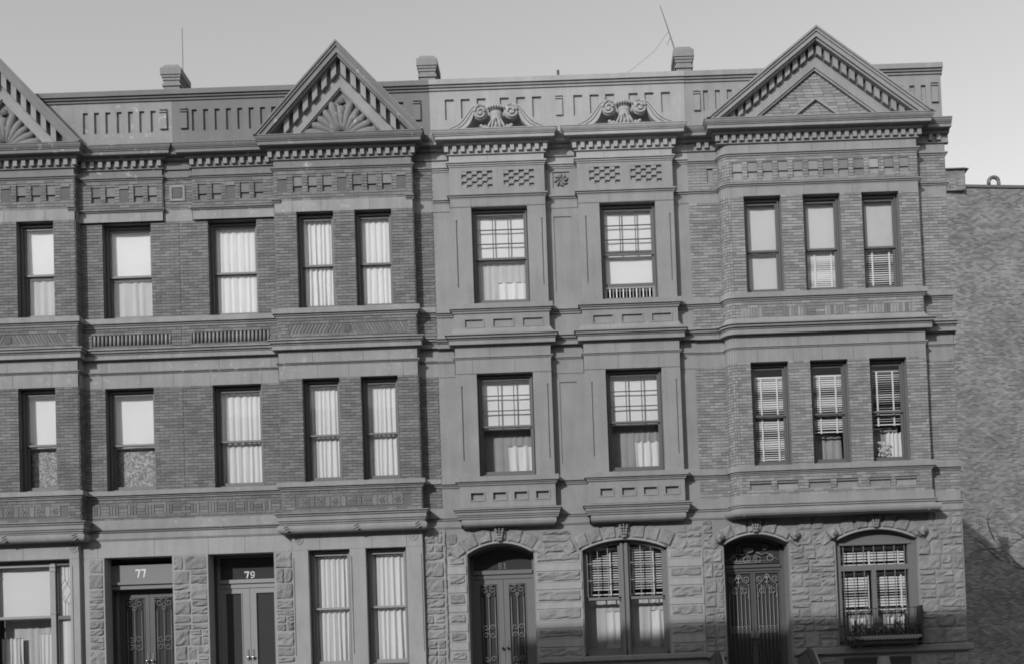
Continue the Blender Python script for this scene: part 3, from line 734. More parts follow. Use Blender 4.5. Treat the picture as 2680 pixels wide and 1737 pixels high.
def voussoirs(wall, x0, x1, zs, zc, y, n=9, ring=.30, ext=.16, proud=.045, mat='rock_stone', key=True, ztop=5.53):
    pts, cx, cz, rad, a = arc_pts(x0, x1, zs, zc); A = a + ext
    for i in range(n):
        a0, a1 = -A + 2 * A * i / n + .006, -A + 2 * A * (i + 1) / n - .006
        iskey = key and i == n // 2
        r0 = rad + .035; r1 = rad + ring * random.uniform(.92, 1.08) + (.03 if iskey else 0)
        us = [0, .12, .5, .88, 1]; vs = []
        pr = proud * random.uniform(.7, 1.2)
        for jv in us:
            for iu in us:
                e = iu in (0, 1) or jv in (0, 1)
                d = -.01 if e else pr * random.uniform(.5, 1.25)
                an = a0 + (a1 - a0) * iu; rr = r0 + (r1 - r0) * jv
                vs.append((cx + rr * math.sin(an), y - d, min(cz + rr * math.cos(an), ztop)))
        mb = MB(); mb.add(vs, [(j * 5 + k, j * 5 + k + 1, j * 5 + k + 6, j * 5 + k + 5) for j in range(4) for k in range(4)])
        o = mb.build('keystone' if iskey else 'voussoir', mat, wall)
    if key:
        mb = MB(); zk = zc + .06; hh = min(ztop - zk, .3)
        for j in range(5):
            q = j / 4
            for sg in (-1, 1): mb.ball((cx + sg * (.03 + .05 * q), y - .075 - .015 * (j % 2), zk + hh * q * .9), .035, .03, .035, 7, 5)
            mb.ball((cx, y - .095, zk + hh * q * .9), .022, .028, .035, 7, 5)
        mb.build('carved_leaf', mat, wall, True)
    mb = MB(); mb.tube([(px, y - .012, pz + .012) for px, pz in pts], .026, 7); mb.build('arch_bead', 'brownstone_pale', wall, True)
def carved_head(wall, x, z, y):
    mb = MB(); mb.ball((x, y - .10, z), .085, .09, .11, 12, 9); mb.ball((x, y - .19, z - .005), .018, .03, .03, 6, 5)
    mb.ball((x, y - .165, z - .05), .04, .02, .014, 8, 4); mb.ball((x, y - .15, z - .085), .03, .03, .025, 8, 5)
    for s in (-1, 1): mb.ball((x + s * .035, y - .172, z + .022), .018, .012, .01, 6, 4); mb.ball((x + s * .08, y - .09, z - .01), .02, .03, .03, 6, 4)
    for k in range(9): a = R(-20 + 27.5 * k); mb.ball((x + .085 * math.cos(a), y - .10, z + .02 + .095 * math.sin(a)), .032, .05, .032, 6, 4)
    mb.box(x - .06, x + .06, y - .06, y + .02, z - .12, z + .10)
    return mb.build('carved_head', 'rock_stone', wall, True)

# ------------------------------------------------------------------ house 81: brownstone with two shallow bays
def house81():
    b = -.2; x0, x1 = -3.03, 2.72
    house = thing('row_house', 'smooth brownstone row house with two narrow bays and scrolled pediments', 'house', ((x0 + x1) / 2, 0, 0), 'row houses of the terrace')
    carcass(house, x0 + .01, x1 - .01)
    PATH = [(x0, 0), (-2.62, 0), (-2.62, b), (-.50, b), (-.50, 0), (.23, 0), (.23, b), (2.36, b), (2.36, 0), (x1, 0)]
    bays = [[(-2.62, 0), (-2.62, b), (-.50, b), (-.50, 0)], [(.23, 0), (.23, b), (2.36, b), (2.36, 0)]]
    walls = [[(x0, 0), (-2.62, 0)], [(-.50, 0), (.23, 0)], [(2.36, 0), (x1, 0)]]
    st, pl = 'brownstone', 'brownstone_pale'
    sl = [-2.69, -2.33, -1.97, -1.45, -1.08, -.72, .21, .58, .93, 1.46, 1.82, 2.19]
    zone(house, 'parapet', [(x0, -.01), (x1, -.01)], 14.25, 15.46, pl, [(q, q + .205, 14.79, 15.26, .05) for q in sl])
    run([(x0, -.01), (x1, -.01)], house, 'coping', COPING, pl)
    bracket_panel(house, -.19, -.045, pl)
    c = run(PATH, house, 'cornice', [(o * .86 if o > 0 else o, z) for o, z in CORN], pl)
    for a, e in ((-2.66, -.46), (.19, 2.40)): dentils(c, lin(a, e, .1845), 13.90, 14.035, b - .10, b - .02, .088, pl)
    joints(zone(house, 'frieze', PATH, 13.66, 13.87, pl, off=.012), PATH, 13.66, 13.87, .012); run(PATH, house, 'moulding', small_mould(13.70, 13.595, .05), pl)
    ch = [(-2.35, -1.66), (-1.41, -.73), (.50, 1.19), (1.42, 2.12)]
    pan = zone(house, 'panel_frieze', PATH, 12.93, 13.62, st, [(a, e, 13.115, 13.50, .05) for a, e in ch] + [(-.32, .06, 13.16, 13.52, .03)])
    for a, e in ch:                                     # chequer of small raised blocks
        me = MB().box(-.056, .056, 0, .045, -.036, .036).mesh('block', st)
        for i in range(6):
            for j in range(5):
                if (i + j) % 2 == 0: obj('block', me, pan, loc=(a + (i + .5) * (e - a) / 6, b + .006, 13.115 + (j + .5) * .077))
    mb = MB()                                            # leafy square between the bays
    for k in range(8):
        a = k * .7854; mb.tube([(-.13 + .03 * math.cos(a), .022, 13.34 + .03 * math.sin(a)), (-.13 + .11 * math.cos(a), .008, 13.34 + .11 * math.sin(a)), (-.13 + .165 * math.cos(a + .3), .02, 13.34 + .16 * math.sin(a + .3))], [.02, .035, .01], 6)
    mb.ball((-.13, .01, 13.34), .03, .02, .03, 8, 5); mb.build('leaf_carving', 'terracotta', pan, True)
    run(PATH, house, 'moulding', small_mould(12.965, 12.865, .05), st); joints(zone(house, 'lintel', PATH, 12.69, 12.90, st, off=.012), PATH, 12.69, 12.90, .012)
    for (zs, zt, zb, lz0, lz1, pz0, pz1, meet, wn) in ((10.44, 12.70, 10.50, 10.88, 12.40, 10.78, 12.50, 11.58, 3), (6.58, 8.99, 6.64, 7.02, 8.68, 6.93, 8.76, 7.80, 2)):
        wh = [(-2.16, -.91, zb, zt - .02 if wn == 3 else 8.955), (.70, 1.945, zb, zt - .02 if wn == 3 else 8.955)]
        ex = [(-2.505, -2.475, lz0, lz1, .03), (-.60, -.575, lz0, lz1, .03), (.38, .41, lz0, lz1, .03), (2.255, 2.28, lz0, lz1, .03), (-.33, .06, pz0, pz1, .022)]
        wl = zone(house, 'wall', PATH, zs, zt, st, wh + ex)
        for k, h in enumerate(wh): window(house, h[0], h[1], h[2] + .03, h[3], b, meet, 'frame_paint', 'frame_paint', (3, 3), raised=.27 if (wn == 3 and k == 1) else 0)
    run(PATH, house, 'sill_course', sill_prof(10.48, 10.37, 10.28, .075), st)
    tri = [(-2.40, -1.95), (-1.77, -1.29), (-1.11, -.63), (.45, .93), (1.09, 1.59), (1.76, 2.23)]
    ap = zone(house, 'apron', PATH, 9.78, 10.32, st, [(a + .03, e - .03, 9.99, 10.15, .035) for a, e in tri])
    for a, e in tri: mb = MB(); rect_frame(mb, a, e, 9.965, 10.175, b - .012, b + .005, .022, .022, .022, .022); mb.build('panel_frame', st, ap)
    for p in bays: run(p, house, 'flare', [(-.01, 10.27), (.002, 10.2), (.008, 10.1), (.012, 9.975)], st) if 0 else run(p, house, 'flare', [(-.02, 9.965), (.015, 9.955), (.04, 9.90), (.075, 9.85), (.10, 9.83), (.10, 9.80), (-.02, 9.80)], st)
    run(PATH, house, 'string_course', mid_cornice(9.78, 9.545, .155), st)
    joints(zone(house, 'frieze', PATH, 9.29, 9.585, st, off=.014), PATH, 9.29, 9.585, .014); run(PATH, house, 'moulding', small_mould(9.325, 9.25, .04), st); joints(zone(house, 'lintel', PATH, 8.955, 9.28, st, off=.012), PATH, 8.955, 9.28, .012)
    run(PATH, house, 'sill_course', sill_prof(6.645, 6.535, 6.45, .075), st)
    quad = [(-2.40, -2.06), (-1.91, -1.57), (-1.44, -1.10), (-.96, -.62), (.46, .79), (.94, 1.28), (1.42, 1.77), (1.90, 2.25)]
    ap = zone(house, 'apron', PATH, 5.97, 6.50, st, [(a + .035, e - .03, 6.14, 6.29, .06) for a, e in quad])
    for a, e in quad: mb = MB(); rect_frame(mb, a, e, 6.11, 6.325, b - .014, b + .005, .03, .025, .03, .025); mb.build('panel_frame', st, ap)
    for p in walls:
        zone(house, 'belt', p, 5.56, 6.01, st, off=.022)
        run(p, house, 'moulding', [(-.02, 5.815), (.065, 5.80), (.065, 5.778), (.025, 5.774), (.05, 5.755), (.048, 5.735), (.01, 5.73), (-.02, 5.715)], st)
        run(p, house, 'moulding', [(-.02, 5.72), (.032, 5.718), (.036, 5.59), (.03, 5.58), (-.02, 5.578)], st)
    for p in bays:
        run(p, house, 'bay_cornice', [(-.02, 5.97), (.14, 5.925), (.14, 5.905), (.10, 5.90), (.11, 5.885), (.105, 5.865), (.07, 5.86), (.08, 5.845), (.08, 5.80), (.045, 5.795), (.068, 5.78), (.065, 5.76), (.03, 5.755), (.048, 5.74), (.045, 5.715), (.0, 5.70), (-.02, 5.70)], st)
        q = [(p[0][0] + .08, p[0][1]), (p[1][0] + .08, p[1][1]), (p[2][0] - .05, p[2][1]), (p[3][0] - .05, p[3][1])]
        run(q, house, 'bay_roll', [(-.02, 5.705), (.03, 5.70), (.05, 5.68), (.055, 5.64), (.04, 5.59), (.01, 5.56), (-.04, 5.545), (-.08, 5.545)], st)
        mb = MB(); mb.quad((p[1][0], b + .05, 5.55), (p[2][0], b + .05, 5.55), (p[2][0], .05, 5.55), (p[1][0], .05, 5.55)); mb.build('bay_soffit', st, house)
    # ground floor
    ops = [(-2.52, -1.045, 1.85, 4.97, 5.20), (.04, 1.92, 2.60, 4.97, 5.18)]
    gw = arch_wall(house, x0, x1, 0, 5.565, -.002, ops, st)
    cz = [(4.93, 4.71, 1), (4.71, 4.53, 0), (4.53, 4.28, 1), (4.28, 4.12, 0), (4.12, 3.84, 1), (3.84, 3.69, 0), (3.69, 3.43, 1), (3.43, 3.26, 0), (3.26, 3.02, 1), (3.02, 2.84, 0), (2.84, 2.60, 1)]
    for zt, zb, k in cz:
        for xa, xb in ((-2.965, -2.55), (-1.015, .01), (1.95, x1 - .01)):
            if k:
                e = .025; mb = MB(); mb.box(xa, xb, -.014, .02, zb + .004, zt - .004); o = mb.build('stone', 'brownstone_pale', gw)
                rock(xa + e, xb - e, zb + e * .6, zt - e * .6, -.014, .036, rough=.9).build('rock_face', 'rock_stone', gw)
            else: MB().box(xa, xb, -.03, .02, zb + .004, zt - .004).build('stone', 'brownstone_pale', gw)
    ashlar(gw, -3.02, -2.975, 2.6, 5.56, -.004, minw=.05, maxw=.06)
    bl = [(-2.85, -.72, 4.93, 5.60), (-.28, 2.24, 4.93, 5.6)]
    ashlar(gw, -2.965, -2.72, 4.94, 5.44, -.004, course=.25); ashlar(gw, -.84, -.20, 4.94, 5.44, -.004, course=.27, minw=.4, maxw=.66); ashlar(gw, 2.15, x1 - .01, 4.94, 5.44, -.004, course=.27)
    voussoirs(gw, -2.52, -1.045, 4.97, 5.20, -.004, 7, .34, .2); voussoirs(gw, .04, 1.92, 4.97, 5.18, -.004, 9, .37, .17)
    run([(-1.0, 0), (x1, 0)], house, 'water_table', [(-.02, 2.61), (.10, 2.58), (.10, 2.50), (.07, 2.48), (.0, 2.46), (-.02, 2.46)], st)
    # door
    a, e = -2.52, -1.045; yd = .52; mx = -1.78
    mb = MB(); mb.box(a, a + .07, yd - .02, yd + .08, 1.85, 5.1); mb.box(e - .07, e, yd - .02, yd + .08, 1.85, 5.1); mb.box(a + .07, e - .07, yd - .06, yd + .05, 4.56, 4.65); mb.box(a + .07, e - .07, yd - .02, yd + .05, 4.46, 4.56)
    pts, *_ = arc_pts(a, e, 4.97, 5.20); inn, *_ = arc_pts(a + .06, e - .06, 4.93, 5.14)
    for i in range(16): mb.prism([pts[i], pts[i + 1], inn[i + 1], inn[i]], yd - .02, yd + .08)
    fr = mb.build('door_frame', 'door_brown', house)
    pane(a + .06, e - .06, 4.65, 5.2, yd + .03, fr, 'door_glass'); number(fr, '81', -1.895, -1.68, 4.69, 4.83, yd + .022, 'dim_gilt')
    for xa, xb, kk in ((a + .07, mx - .004, 1), (mx + .004, e - .07, -1)):
        pa_, pb_ = xa + .14, xb - .15
        if kk < 0: pa_, pb_ = xa + .12, xb - .17
        d = leaf(house, xa, xb, 1.88, 4.46, yd, 'door_brown', pa_, pb_, 2.3, 4.34, kk, knob='iron')
        grille_panel(d, pa_, pb_, 2.3, 4.34, yd - .02, 'iron_grey', .009)
    mb = MB()
    for k in range(11): mb.box(a - .05, e + .05, -.10 - .28 * (k + 1), -.10 - .28 * k if k else .5, 0, 1.85 - .168 * k)
    mb.build('stoop', st, house)
    # arched ground-floor window: two tall lights with small upper panes
    a, e = .04, 1.92; mb = MB(); yw = .12
    pts, *_ = arc_pts(a, e, 4.97, 5.18); inn, *_ = arc_pts(a + .05, e - .05, 4.92, 5.11)
    for i in range(16): mb.prism([pts[i], pts[i + 1], inn[i + 1], inn[i]], yw, yw + .12)
    mb.box(a, a + .06, yw, yw + .12, 2.6, 4.97); mb.box(e - .06, e, yw, yw + .12, 2.6, 4.97); mb.box(.88, .945, yw - .04, yw + .12, 2.6, 5.15); mb.box(.985, 1.05, yw - .04, yw + .12, 2.6, 5.15); mb.box(.945, .985, yw, yw + .10, 2.6, 5.15); mb.box(a, e, yw, yw + .12, 2.6, 2.66)
    wn = mb.build('window', 'frame_paint_grey', house)
    for xa, xb in ((a + .06, .88), (1.05, e - .06)):
        s1 = MB(); s1.box(xa, xa + .05, yw + .03, yw + .07, 3.88, 5.1); s1.box(xb - .05, xb, yw + .03, yw + .07, 3.88, 5.1); s1.box(xa, xb, yw + .03, yw + .07, 3.86, 3.92); s1.build('sash', 'frame_paint_grey', wn)
        s2 = MB(); rect_frame(s2, xa, xb, 2.66, 3.90, yw + .075, yw + .115, .05, .05, .05, .11); s2.build('sash', 'frame_paint_grey', wn)
        pane(xa, xb, 3.9, 5.16, yw + .05, wn); pane(xa + .04, xb - .04, 2.74, 3.88, yw + .095, wn)
        for q in (1 / 3, 2 / 3): xx = xa + .05 + (xb - xa - .1) * q; MB().box(xx - .008, xx + .008, yw + .04, yw + .062, 3.92, 5.12).build('muntin', 'frame_light', wn)
        for zz in (4.30, 4.68): MB().box(xa + .05, xb - .05, yw + .041, yw + .061, zz - .008, zz + .008).build('muntin', 'frame_light', wn)
    # scrolled pediments
    for cx in (-1.525, 1.335):
        base = 14.30; yf = -.30
        mb = MB(); mb.box(cx - .30, cx + .30, -.24, .0, base, base + .10); ped = mb.build('scroll_pediment', pl, house)
        for s in (-1, 1):
            vx, vz = cx + s * .345, 14.785; r0 = .175
            U = [(1.18, .12), (1.02, .155), (.89, .215), (.79, .30), (.705, .40), (.625, .505), (.54, .595), (.45, .645), (.345, .66), (.25, .625)]
            L = [(.84, .08), (.73, .12), (.65, .17), (.59, .24), (.55, .31), (.52, .38), (.50, .45), (.455, .53), (.345, .58), (.28, .56)]
            for s0, s1, yy in ((0, .2, yf), (.2, .27, yf + .05), (.27, .52, yf + .012), (.52, .59, yf + .06), (.59, 1.0, yf + .024)):
                mb = MB(); A_ = [(cx + s * (p[0] + (q[0] - p[0]) * s0), base + p[1] + (q[1] - p[1]) * s0) for p, q in zip(U, L)]; B_ = [(cx + s * (p[0] + (q[0] - p[0]) * s1), base + p[1] + (q[1] - p[1]) * s1) for p, q in zip(U, L)]
                for k in range(len(A_) - 1): mb.prism([A_[k], A_[k + 1], B_[k + 1], B_[k]], yy, -.12)
                mb.build('scroll_fillet', pl, ped)
            mb = MB(); mb.prism([(vx + r0 * .95 * math.cos(k * .3927), vz + r0 * .95 * math.sin(k * .3927)) for k in range(16)], yf + .03, -.16)
            mb.tube(spiral(vx, vz, r0 * .88, .03, 1.6, R(80) if s > 0 else R(100), yf + .02, -s), .03, 7); mb.ball((vx, yf + .03, vz), .04, .03, .04, 8, 6); mb.build('volute', pl, ped, True)
        mb = MB(); n = 14                                  # fluted vase with a scalloped crown
        mb.lathe([(.02, base), (.19, base + .02), (.185, base + .10), (.165, base + .2), (.135, base + .30), (.125, base + .42), (.14, base + .46), (.14, base + .50), (.02, base + .50)], cx, -.20, n, 1, .8)
        for k in range(7): q = (k - 3) / 3; mb.tube([(cx + q * .155, -.33 + .07 * q * q, base + .06), (cx + q * .115, -.31 + .06 * q * q, base + .2), (cx + q * .085, -.285 + .04 * q * q, base + .38)], [.018, .015, .012], 6)
        mb.lathe([(.10, base + .50), (.17, base + .54), (.175, base + .58), (.15, base + .60), (.15, base + .63), (.11, base + .66), (.02, base + .67)], cx, -.20, n, 1, .8)
        for k in range(7): q = (k - 3) / 3; mb.ball((cx + q * .175, -.35 + .06 * q * q, base + .575), .028, .03, .045, 7, 5)
        for k in range(5): q = (k - 2) / 2; mb.tube([(cx + q * .10, -.33 + .05 * q * q, base + .30), (cx + q * .16, -.36 + .05 * q * q, base + .16), (cx + q * .205, -.33 + .05 * q * q, base + .05)], [.02, .032, .012], 6)
        for sg in (-1, 1):
            for j in range(4): mb.ball((cx + sg * (.20 + .045 * j), -.27, base + .12 + .02 * (j % 2) + .01 * j), .045, .04, .04, 7, 5)
        mb.build('vase', pl, ped, True)
    return house
h81 = house81()

# ------------------------------------------------------------------ house 83: wide brick bay, rock-faced ground floor
def house83():
    b = -.26; x0, x1 = 2.72, 8.52
    house = thing('row_house', 'brick corner row house with broad triangular gable and rock-faced ground floor', 'house', ((x0 + x1) / 2, 0, 0), 'row houses of the terrace')
    carcass(house, x0 + .01, x1 - .005, 'chimney_brick')
    arc = [(3.62 - .22 * math.cos(R(a)), -.04 - .22 * math.sin(R(a))) for a in (15, 30, 45, 60, 75, 90)]
    PATH = [(x0, 0), (3.40, 0), (3.40, -.04)] + arc + [(7.80, b), (7.80, 0), (x1, 0), (x1, .5)]
    SH = [(x0, 0), (3.40, 0), (3.40, b), (7.80, b), (7.80, 0), (x1, 0), (x1, .5)]
    BAY = [(3.40, 0), (3.40, -.04)] + arc + [(7.80, b), (7.80, 0)]
    walls = [[(x0, 0), (3.40, 0)], [(7.80, 0), (x1, 0), (x1, .5)]]
    sb = 'stone_band2'
    sl = [3.14 + .27 * k for k in range(4)] + [7.81 - .257 * k for k in range(3)] + [8.065]
    zone(house, 'parapet', [(x0, 0), (x1, 0), (x1, .5)], 14.25, 15.46, sb, [(q, q + .115, 14.80, 15.27 if q < 5 else 15.215, .05) for q in sl])
    run([(x0, 0), (x1 + .03, 0)], house, 'coping', COPING, sb); bracket_panel(house, 2.92, 3.06, sb); bracket_panel(house, 8.29, 8.44, sb)
    c = run(SH[:-2] + [(x1 + .09, 0)], house, 'cornice', [(o * .9 if o > 0 else o, z) for o, z in CORN], sb)
    dentils(c, lin(3.37, 7.86, .1795), 13.90, 14.035, b - .10, b - .02, .088, sb); dentils(c, [2.98, 3.16], 13.90, 14.035, -.10, -.02, .088, sb); dentils(c, [8.2, 8.38], 13.90, 14.035, -.10, -.02, .088, sb)
    joints(zone(house, 'frieze', PATH, 13.63, 13.87, sb, off=.012), PATH, 13.63, 13.87, .012); run(PATH, house, 'moulding', small_mould(13.65, 13.555, .05), sb)
    ph = []
    for k in range(12):
        q = 3.68 + .338 * k; ph += [(q, q + .225, 13.245, 13.45, .02), (q, q + .225, 13.10, 13.24, .036)]
    ph += [(3.15, 3.29, 13.16, 13.48, .03)]
    wall = zone(house, 'wall', PATH, 12.90, 13.60, 'brick_pale', ph); bk = Bricks('brick_pale'); bk.field(PATH, 12.93, 13.597, [h[:4] for h in ph])
    run(PATH, house, 'moulding', small_mould(12.965, 12.875, .05), sb); joints(zone(house, 'lintel', PATH, 12.68, 12.92, sb, off=.012), PATH, 12.68, 12.92, .012)
    w3 = [(3.905, 4.735, 10.50, 12.675), (5.22, 6.05, 10.50, 12.675), (6.53, 7.36, 10.50, 12.675)]
    w2 = [(3.91, 4.745, 6.64, 8.965), (5.225, 6.06, 6.64, 8.965), (6.54, 7.36, 6.64, 8.965)]
    zone(wall, 'wall_face', PATH, 10.44, 12.70, 'mortar_pale', w3); bk.field(PATH, 10.50, 12.69, w3)
    zone(wall, 'wall_face', PATH, 6.58, 8.99, 'mortar_pale', w2); bk.field(PATH, 6.64, 8.98, w2)
    for h in w3: window(house, h[0], h[1], h[2] + .03, h[3], b, 11.51, 'frame_paint', 'frame_paint')
    for h in w2: window(house, h[0], h[1], h[2] + .03, h[3], b, 7.81, 'frame_paint', 'frame_paint')
    run(PATH[:-2] + [(x1 + .03, 0)], house, 'sill_course', sill_prof(10.49, 10.375, 10.295, .075), sb)
    ah = [(3.75, 7.55, 9.96, 10.17)]
    zone(wall, 'wall_face', PATH, 9.78, 10.34, 'mortar_pale'); bk.field(PATH, 9.83, 10.30, ah)
    x = 3.75
    while x < 7.5:
        if random.random() < .6:
            for k in range(4): MB().box(x + k * .066 + .004, x + k * .066 + .058, b - .013, b + .02, 9.965, 10.165).build('brick', random.choice(('brick', 'brick_pale', 'brick_pale')), wall)
            x += .264
        else:
            for k in range(3): MB().box(x + .004, x + .196, b - .013, b + .02, 9.965 + k * .068, 10.025 + k * .068).build('brick', random.choice(('brick', 'brick_pale')), wall)
            x += .2
    run(BAY, house, 'flare', [(-.02, 9.95), (.013, 9.945), (.035, 9.90), (.065, 9.85), (.09, 9.83), (.09, 9.80), (-.02, 9.80)], sb)
    run(PATH[:-2] + [(x1 + .05, 0)], house, 'string_course', mid_cornice(9.78, 9.53, .17), sb)
    joints(zone(house, 'frieze', PATH, 9.28, 9.575, sb, off=.014), PATH, 9.28, 9.575, .014); run(PATH, house, 'moulding', small_mould(9.315, 9.24, .04), sb); joints(zone(house, 'lintel', PATH, 8.965, 9.27, sb, off=.012), PATH, 8.965, 9.27, .012)
    run(PATH[:-2] + [(x1 + .03, 0)], house, 'sill_course', sill_prof(6.65, 6.53, 6.45, .075), sb)
    lp = [(3.79, 4.27), (4.39, 4.85), (5.09, 5.57), (5.70, 6.18), (6.43, 6.90), (7.01, 7.47)]
    lh = [(a, e, 6.13, 6.27, .045) for a, e in lp] + [(a, e, 6.27, 6.315, .02) for a, e in lp]
    zone(wall, 'wall_face', PATH, 5.97, 6.48, 'brick_pale', lh); bk.field(PATH, 5.99, 6.455, [h[:4] for h in lh])
    bk.make(wall)
    for p in walls:
        zone(house, 'belt', p, 5.56, 6.01, sb, off=.022)
        run(p, house, 'moulding', [(-.02, 5.815), (.065, 5.80), (.065, 5.778), (.025, 5.774), (.05, 5.755), (.048, 5.735), (.01, 5.73), (-.02, 5.715)], sb)
        run(p, house, 'moulding', [(-.02, 5.72), (.032, 5.718), (.036, 5.59), (.03, 5.58), (-.02, 5.578)], sb)
    run(BAY, house, 'bay_cornice', [(-.02, 6.01), (.03, 6.0), (.035, 5.83), (.085, 5.815), (.085, 5.79), (.045, 5.786), (.07, 5.77), (.068, 5.745), (.03, 5.74), (.05, 5.725), (.05, 5.70), (-.02, 5.69)], sb)
    roll = run(BAY, house, 'bay_roll', [(-.02, 5.705), (.07, 5.70), (.13, 5.685), (.16, 5.645), (.155, 5.59), (.125, 5.55), (.07, 5.53), (-.06, 5.53)], sb)
    mb = MB(); mb.quad((3.45, b + .04, 5.54), (7.79, b + .04, 5.54), (7.79, .05, 5.54), (3.45, .05, 5.54)); mb.build('bay_soffit', sb, house)
    for q in (3.62, 7.68):
        mb = MB()
        for a in range(7): mb.ball((q + .045 * math.sin(a * 2.1), b - .10 - .012 * (a % 2), 5.55 + .02 * a), .035, .03, .022, 7, 5)
        mb.build('carved_leaf', sb, roll, True)
    # ground floor
    ops = [(3.19, 4.62, 1.85, 4.98, 5.195), (5.68, 7.485, 2.66, 4.98, 5.21)]
    gw = arch_wall(house, x0, x1, 0, 5.565, -.002, ops, 'joint')
    MB().box(x1 - .2, x1 + .01, .0, .5, 0, 5.56).build('corner_return', 'rock_stone', gw)
    vr = [(2.96, 4.86, 4.93, 5.6), (5.44, 7.74, 4.93, 5.6)]
    ashlar(gw, x0 + .01, 3.165, 2.6, 5.55, -.004, vr, course=.33, minw=.18, maxw=.3)
    ashlar(gw, 4.645, 5.655, 2.6, 5.55, -.004, vr, course=.33); ashlar(gw, 7.51, x1 - .005, 2.6, 5.55, -.004, vr, course=.33)
    voussoirs(gw, 3.19, 4.62, 4.98, 5.195, -.004, 7, .31, .2); voussoirs(gw, 5.68, 7.485, 4.98, 5.21, -.004, 9, .34, .17)
    for q in (3.09, 4.76, 5.60, 7.60): carved_head(gw, q, 5.13, -.01)
    run([(x0, 0), (3.15, 0)], house, 'water_table', [(-.02, 2.61), (.10, 2.58), (.10, 2.48), (.06, 2.46), (.0, 2.44), (-.02, 2.44)], sb); run([(4.66, 0), (x1, 0), (x1, .5)], house, 'water_table', [(-.02, 2.62), (.10, 2.585), (.10, 2.47), (.06, 2.45), (.0, 2.43), (-.02, 2.43)], sb)
    ashlar(gw, 7.35, x1 - .005, 1.0, 2.42, -.004, course=.33); ashlar(gw, 4.7, 5.6, 1.0, 2.42, -.004, course=.33)
    mb = MB(); mb.box(5.75, 7.25, -.012, .0, 1.0, 2.36); mb.build('basement_window', 'sash_dark', house)
    for zz in (2.30, 2.12, 1.94): MB().box(5.75, 7.25, -.03, -.012, zz - .02, zz + .02).build('basement_bar', 'iron', house)
    # iron and glass door
    a, e = 3.19, 4.62; yd = .52; mx = 3.90
    mb = MB(); mb.box(a, a + .06, yd - .02, yd + .08, 1.85, 5.1); mb.box(e - .09, e, yd - .02, yd + .08, 1.85, 5.1); mb.box(a + .06, e - .09, yd - .07, yd + .05, 4.50, 4.57); mb.box(a + .06, e - .09, yd - .03, yd + .05, 4.43, 4.50)
    pts, *_ = arc_pts(a, e, 4.98, 5.195); inn, *_ = arc_pts(a + .05, e - .05, 4.94, 5.14)
    for i in range(16): mb.prism([pts[i], pts[i + 1], inn[i + 1], inn[i]], yd - .02, yd + .08)
    fr = mb.build('door_frame', 'door_black', house); pane(a + .05, e - .05, 4.57, 5.2, yd + .04, fr, 'door_glass')
    mb = MB(); yg = yd - .01; rr = .012
    for s in (-1, 1):
        mb.tube(spiral(mx + s * .13, 4.70, .10, .03, 1.5, math.pi / 2, yg, s), rr, 6); mb.tube(spiral(mx + s * .40, 4.72, .09, .03, 1.3, math.pi / 2, yg, -s), rr, 6)
        mb.tube([(mx + s * .62, yg, 4.66), (mx + s * .5, yg, 4.72), (mx + s * .33, yg, 4.84), (mx + s * .22, yg, 4.80), (mx + s * .1, yg, 4.86)], rr, 6); mb.tube(spiral(mx + s * .3, 4.95, .07, .02, 1.2, 0, yg, s), rr, 6)
    mb.tube([(a + .06, yg, 4.62), (e - .09, yg, 4.62)], rr, 6); mb.tube([(a + .06, yg, 4.66), (e - .09, yg, 4.66)], rr * .8, 6)
    mb.ball((mx - .08, yg - .01, 4.90), .14, .02, .07, 10, 6)
    mb.build('transom_grille', 'iron_grey', fr, True)
    for xa, xb, kk in ((a + .06, mx - .004, 1), (mx + .004, e - .09, -1)):
        d = leaf(house, xa, xb, 1.88, 4.43, yd, 'door_black', xa + .05, xb - .05, 2.2, 4.38, kk, knob='iron')
        mb = MB(); n = 6; wd = xb - xa - .1; yg = yd - .02
        for i in range(n): xx = xa + .05 + wd * (i + .5) / n; mb.tube([(xx, yg, 2.2), (xx, yg, 3.95 + .18 * (i % 2))], .009, 5)
        for i in range(n - 1): xx = xa + .05 + wd * (i + 1) / n; mb.tube(spiral(xx, 3.14, .035, .035, 1, 0, yg), .007, 5); mb.tube(spiral(xx, 3.05, .03, .03, 1, 0, yg), .007, 5)
        cx = (xa + xb) / 2
        for s in (-1, 1):
            mb.tube(spiral(cx + s * .12, 3.98, .09, .025, 1.5, math.pi / 2, yg, s), .011, 6); mb.tube(spiral(cx + s * .17, 4.24, .075, .02, 1.4, -math.pi / 2, yg, s), .011, 6); mb.tube([(cx + s * .24, yg, 3.7), (cx + s * .2, yg, 3.85), (cx + s * .23, yg, 4.1), (cx + s * .1, yg, 4.2), (cx + s * .02, yg, 4.36)], .01, 6)
        mb.tube([(cx, yg, 4.02), (cx, yg, 4.36)], .012, 6); mb.tube([(cx - .06, yg, 4.17), (cx + .06, yg, 4.17)], .012, 6); mb.ball((cx, yg, 4.27), .05, .015, .03, 8, 5)
        mb.build('grille', 'iron_grey', d, True)
    mb = MB()
    for k in range(11): mb.box(a - .02, e + .02, -.10 - .28 * (k + 1), -.10 - .28 * k if k else .5, 0, 1.85 - .168 * k)
    mb.build('stoop', sb, house)
    for sx in (2.84, 4.80):                               # sloping stone stoop parapets with rounded top end
        mb = MB(); prof = [(-.12, 0), (-.12, 1.75), (-.12, 2.5)]
        pl_ = [(-.15, 2.40), (-.75, 2.46), (-.95, 2.50), (-1.05, 2.47), (-3.2, .95), (-3.3, 0), (-.15, 0)]
        n = len(pl_); vs = [(sx - .09, y, z) for y, z in pl_] + [(sx + .09, y, z) for y, z in pl_]
        mb.add(vs, [tuple(range(n)), tuple(range(2 * n - 1, n - 1, -1))] + [((i + 1) % n, i, n + i, n + (i + 1) % n) for i in range(n)])
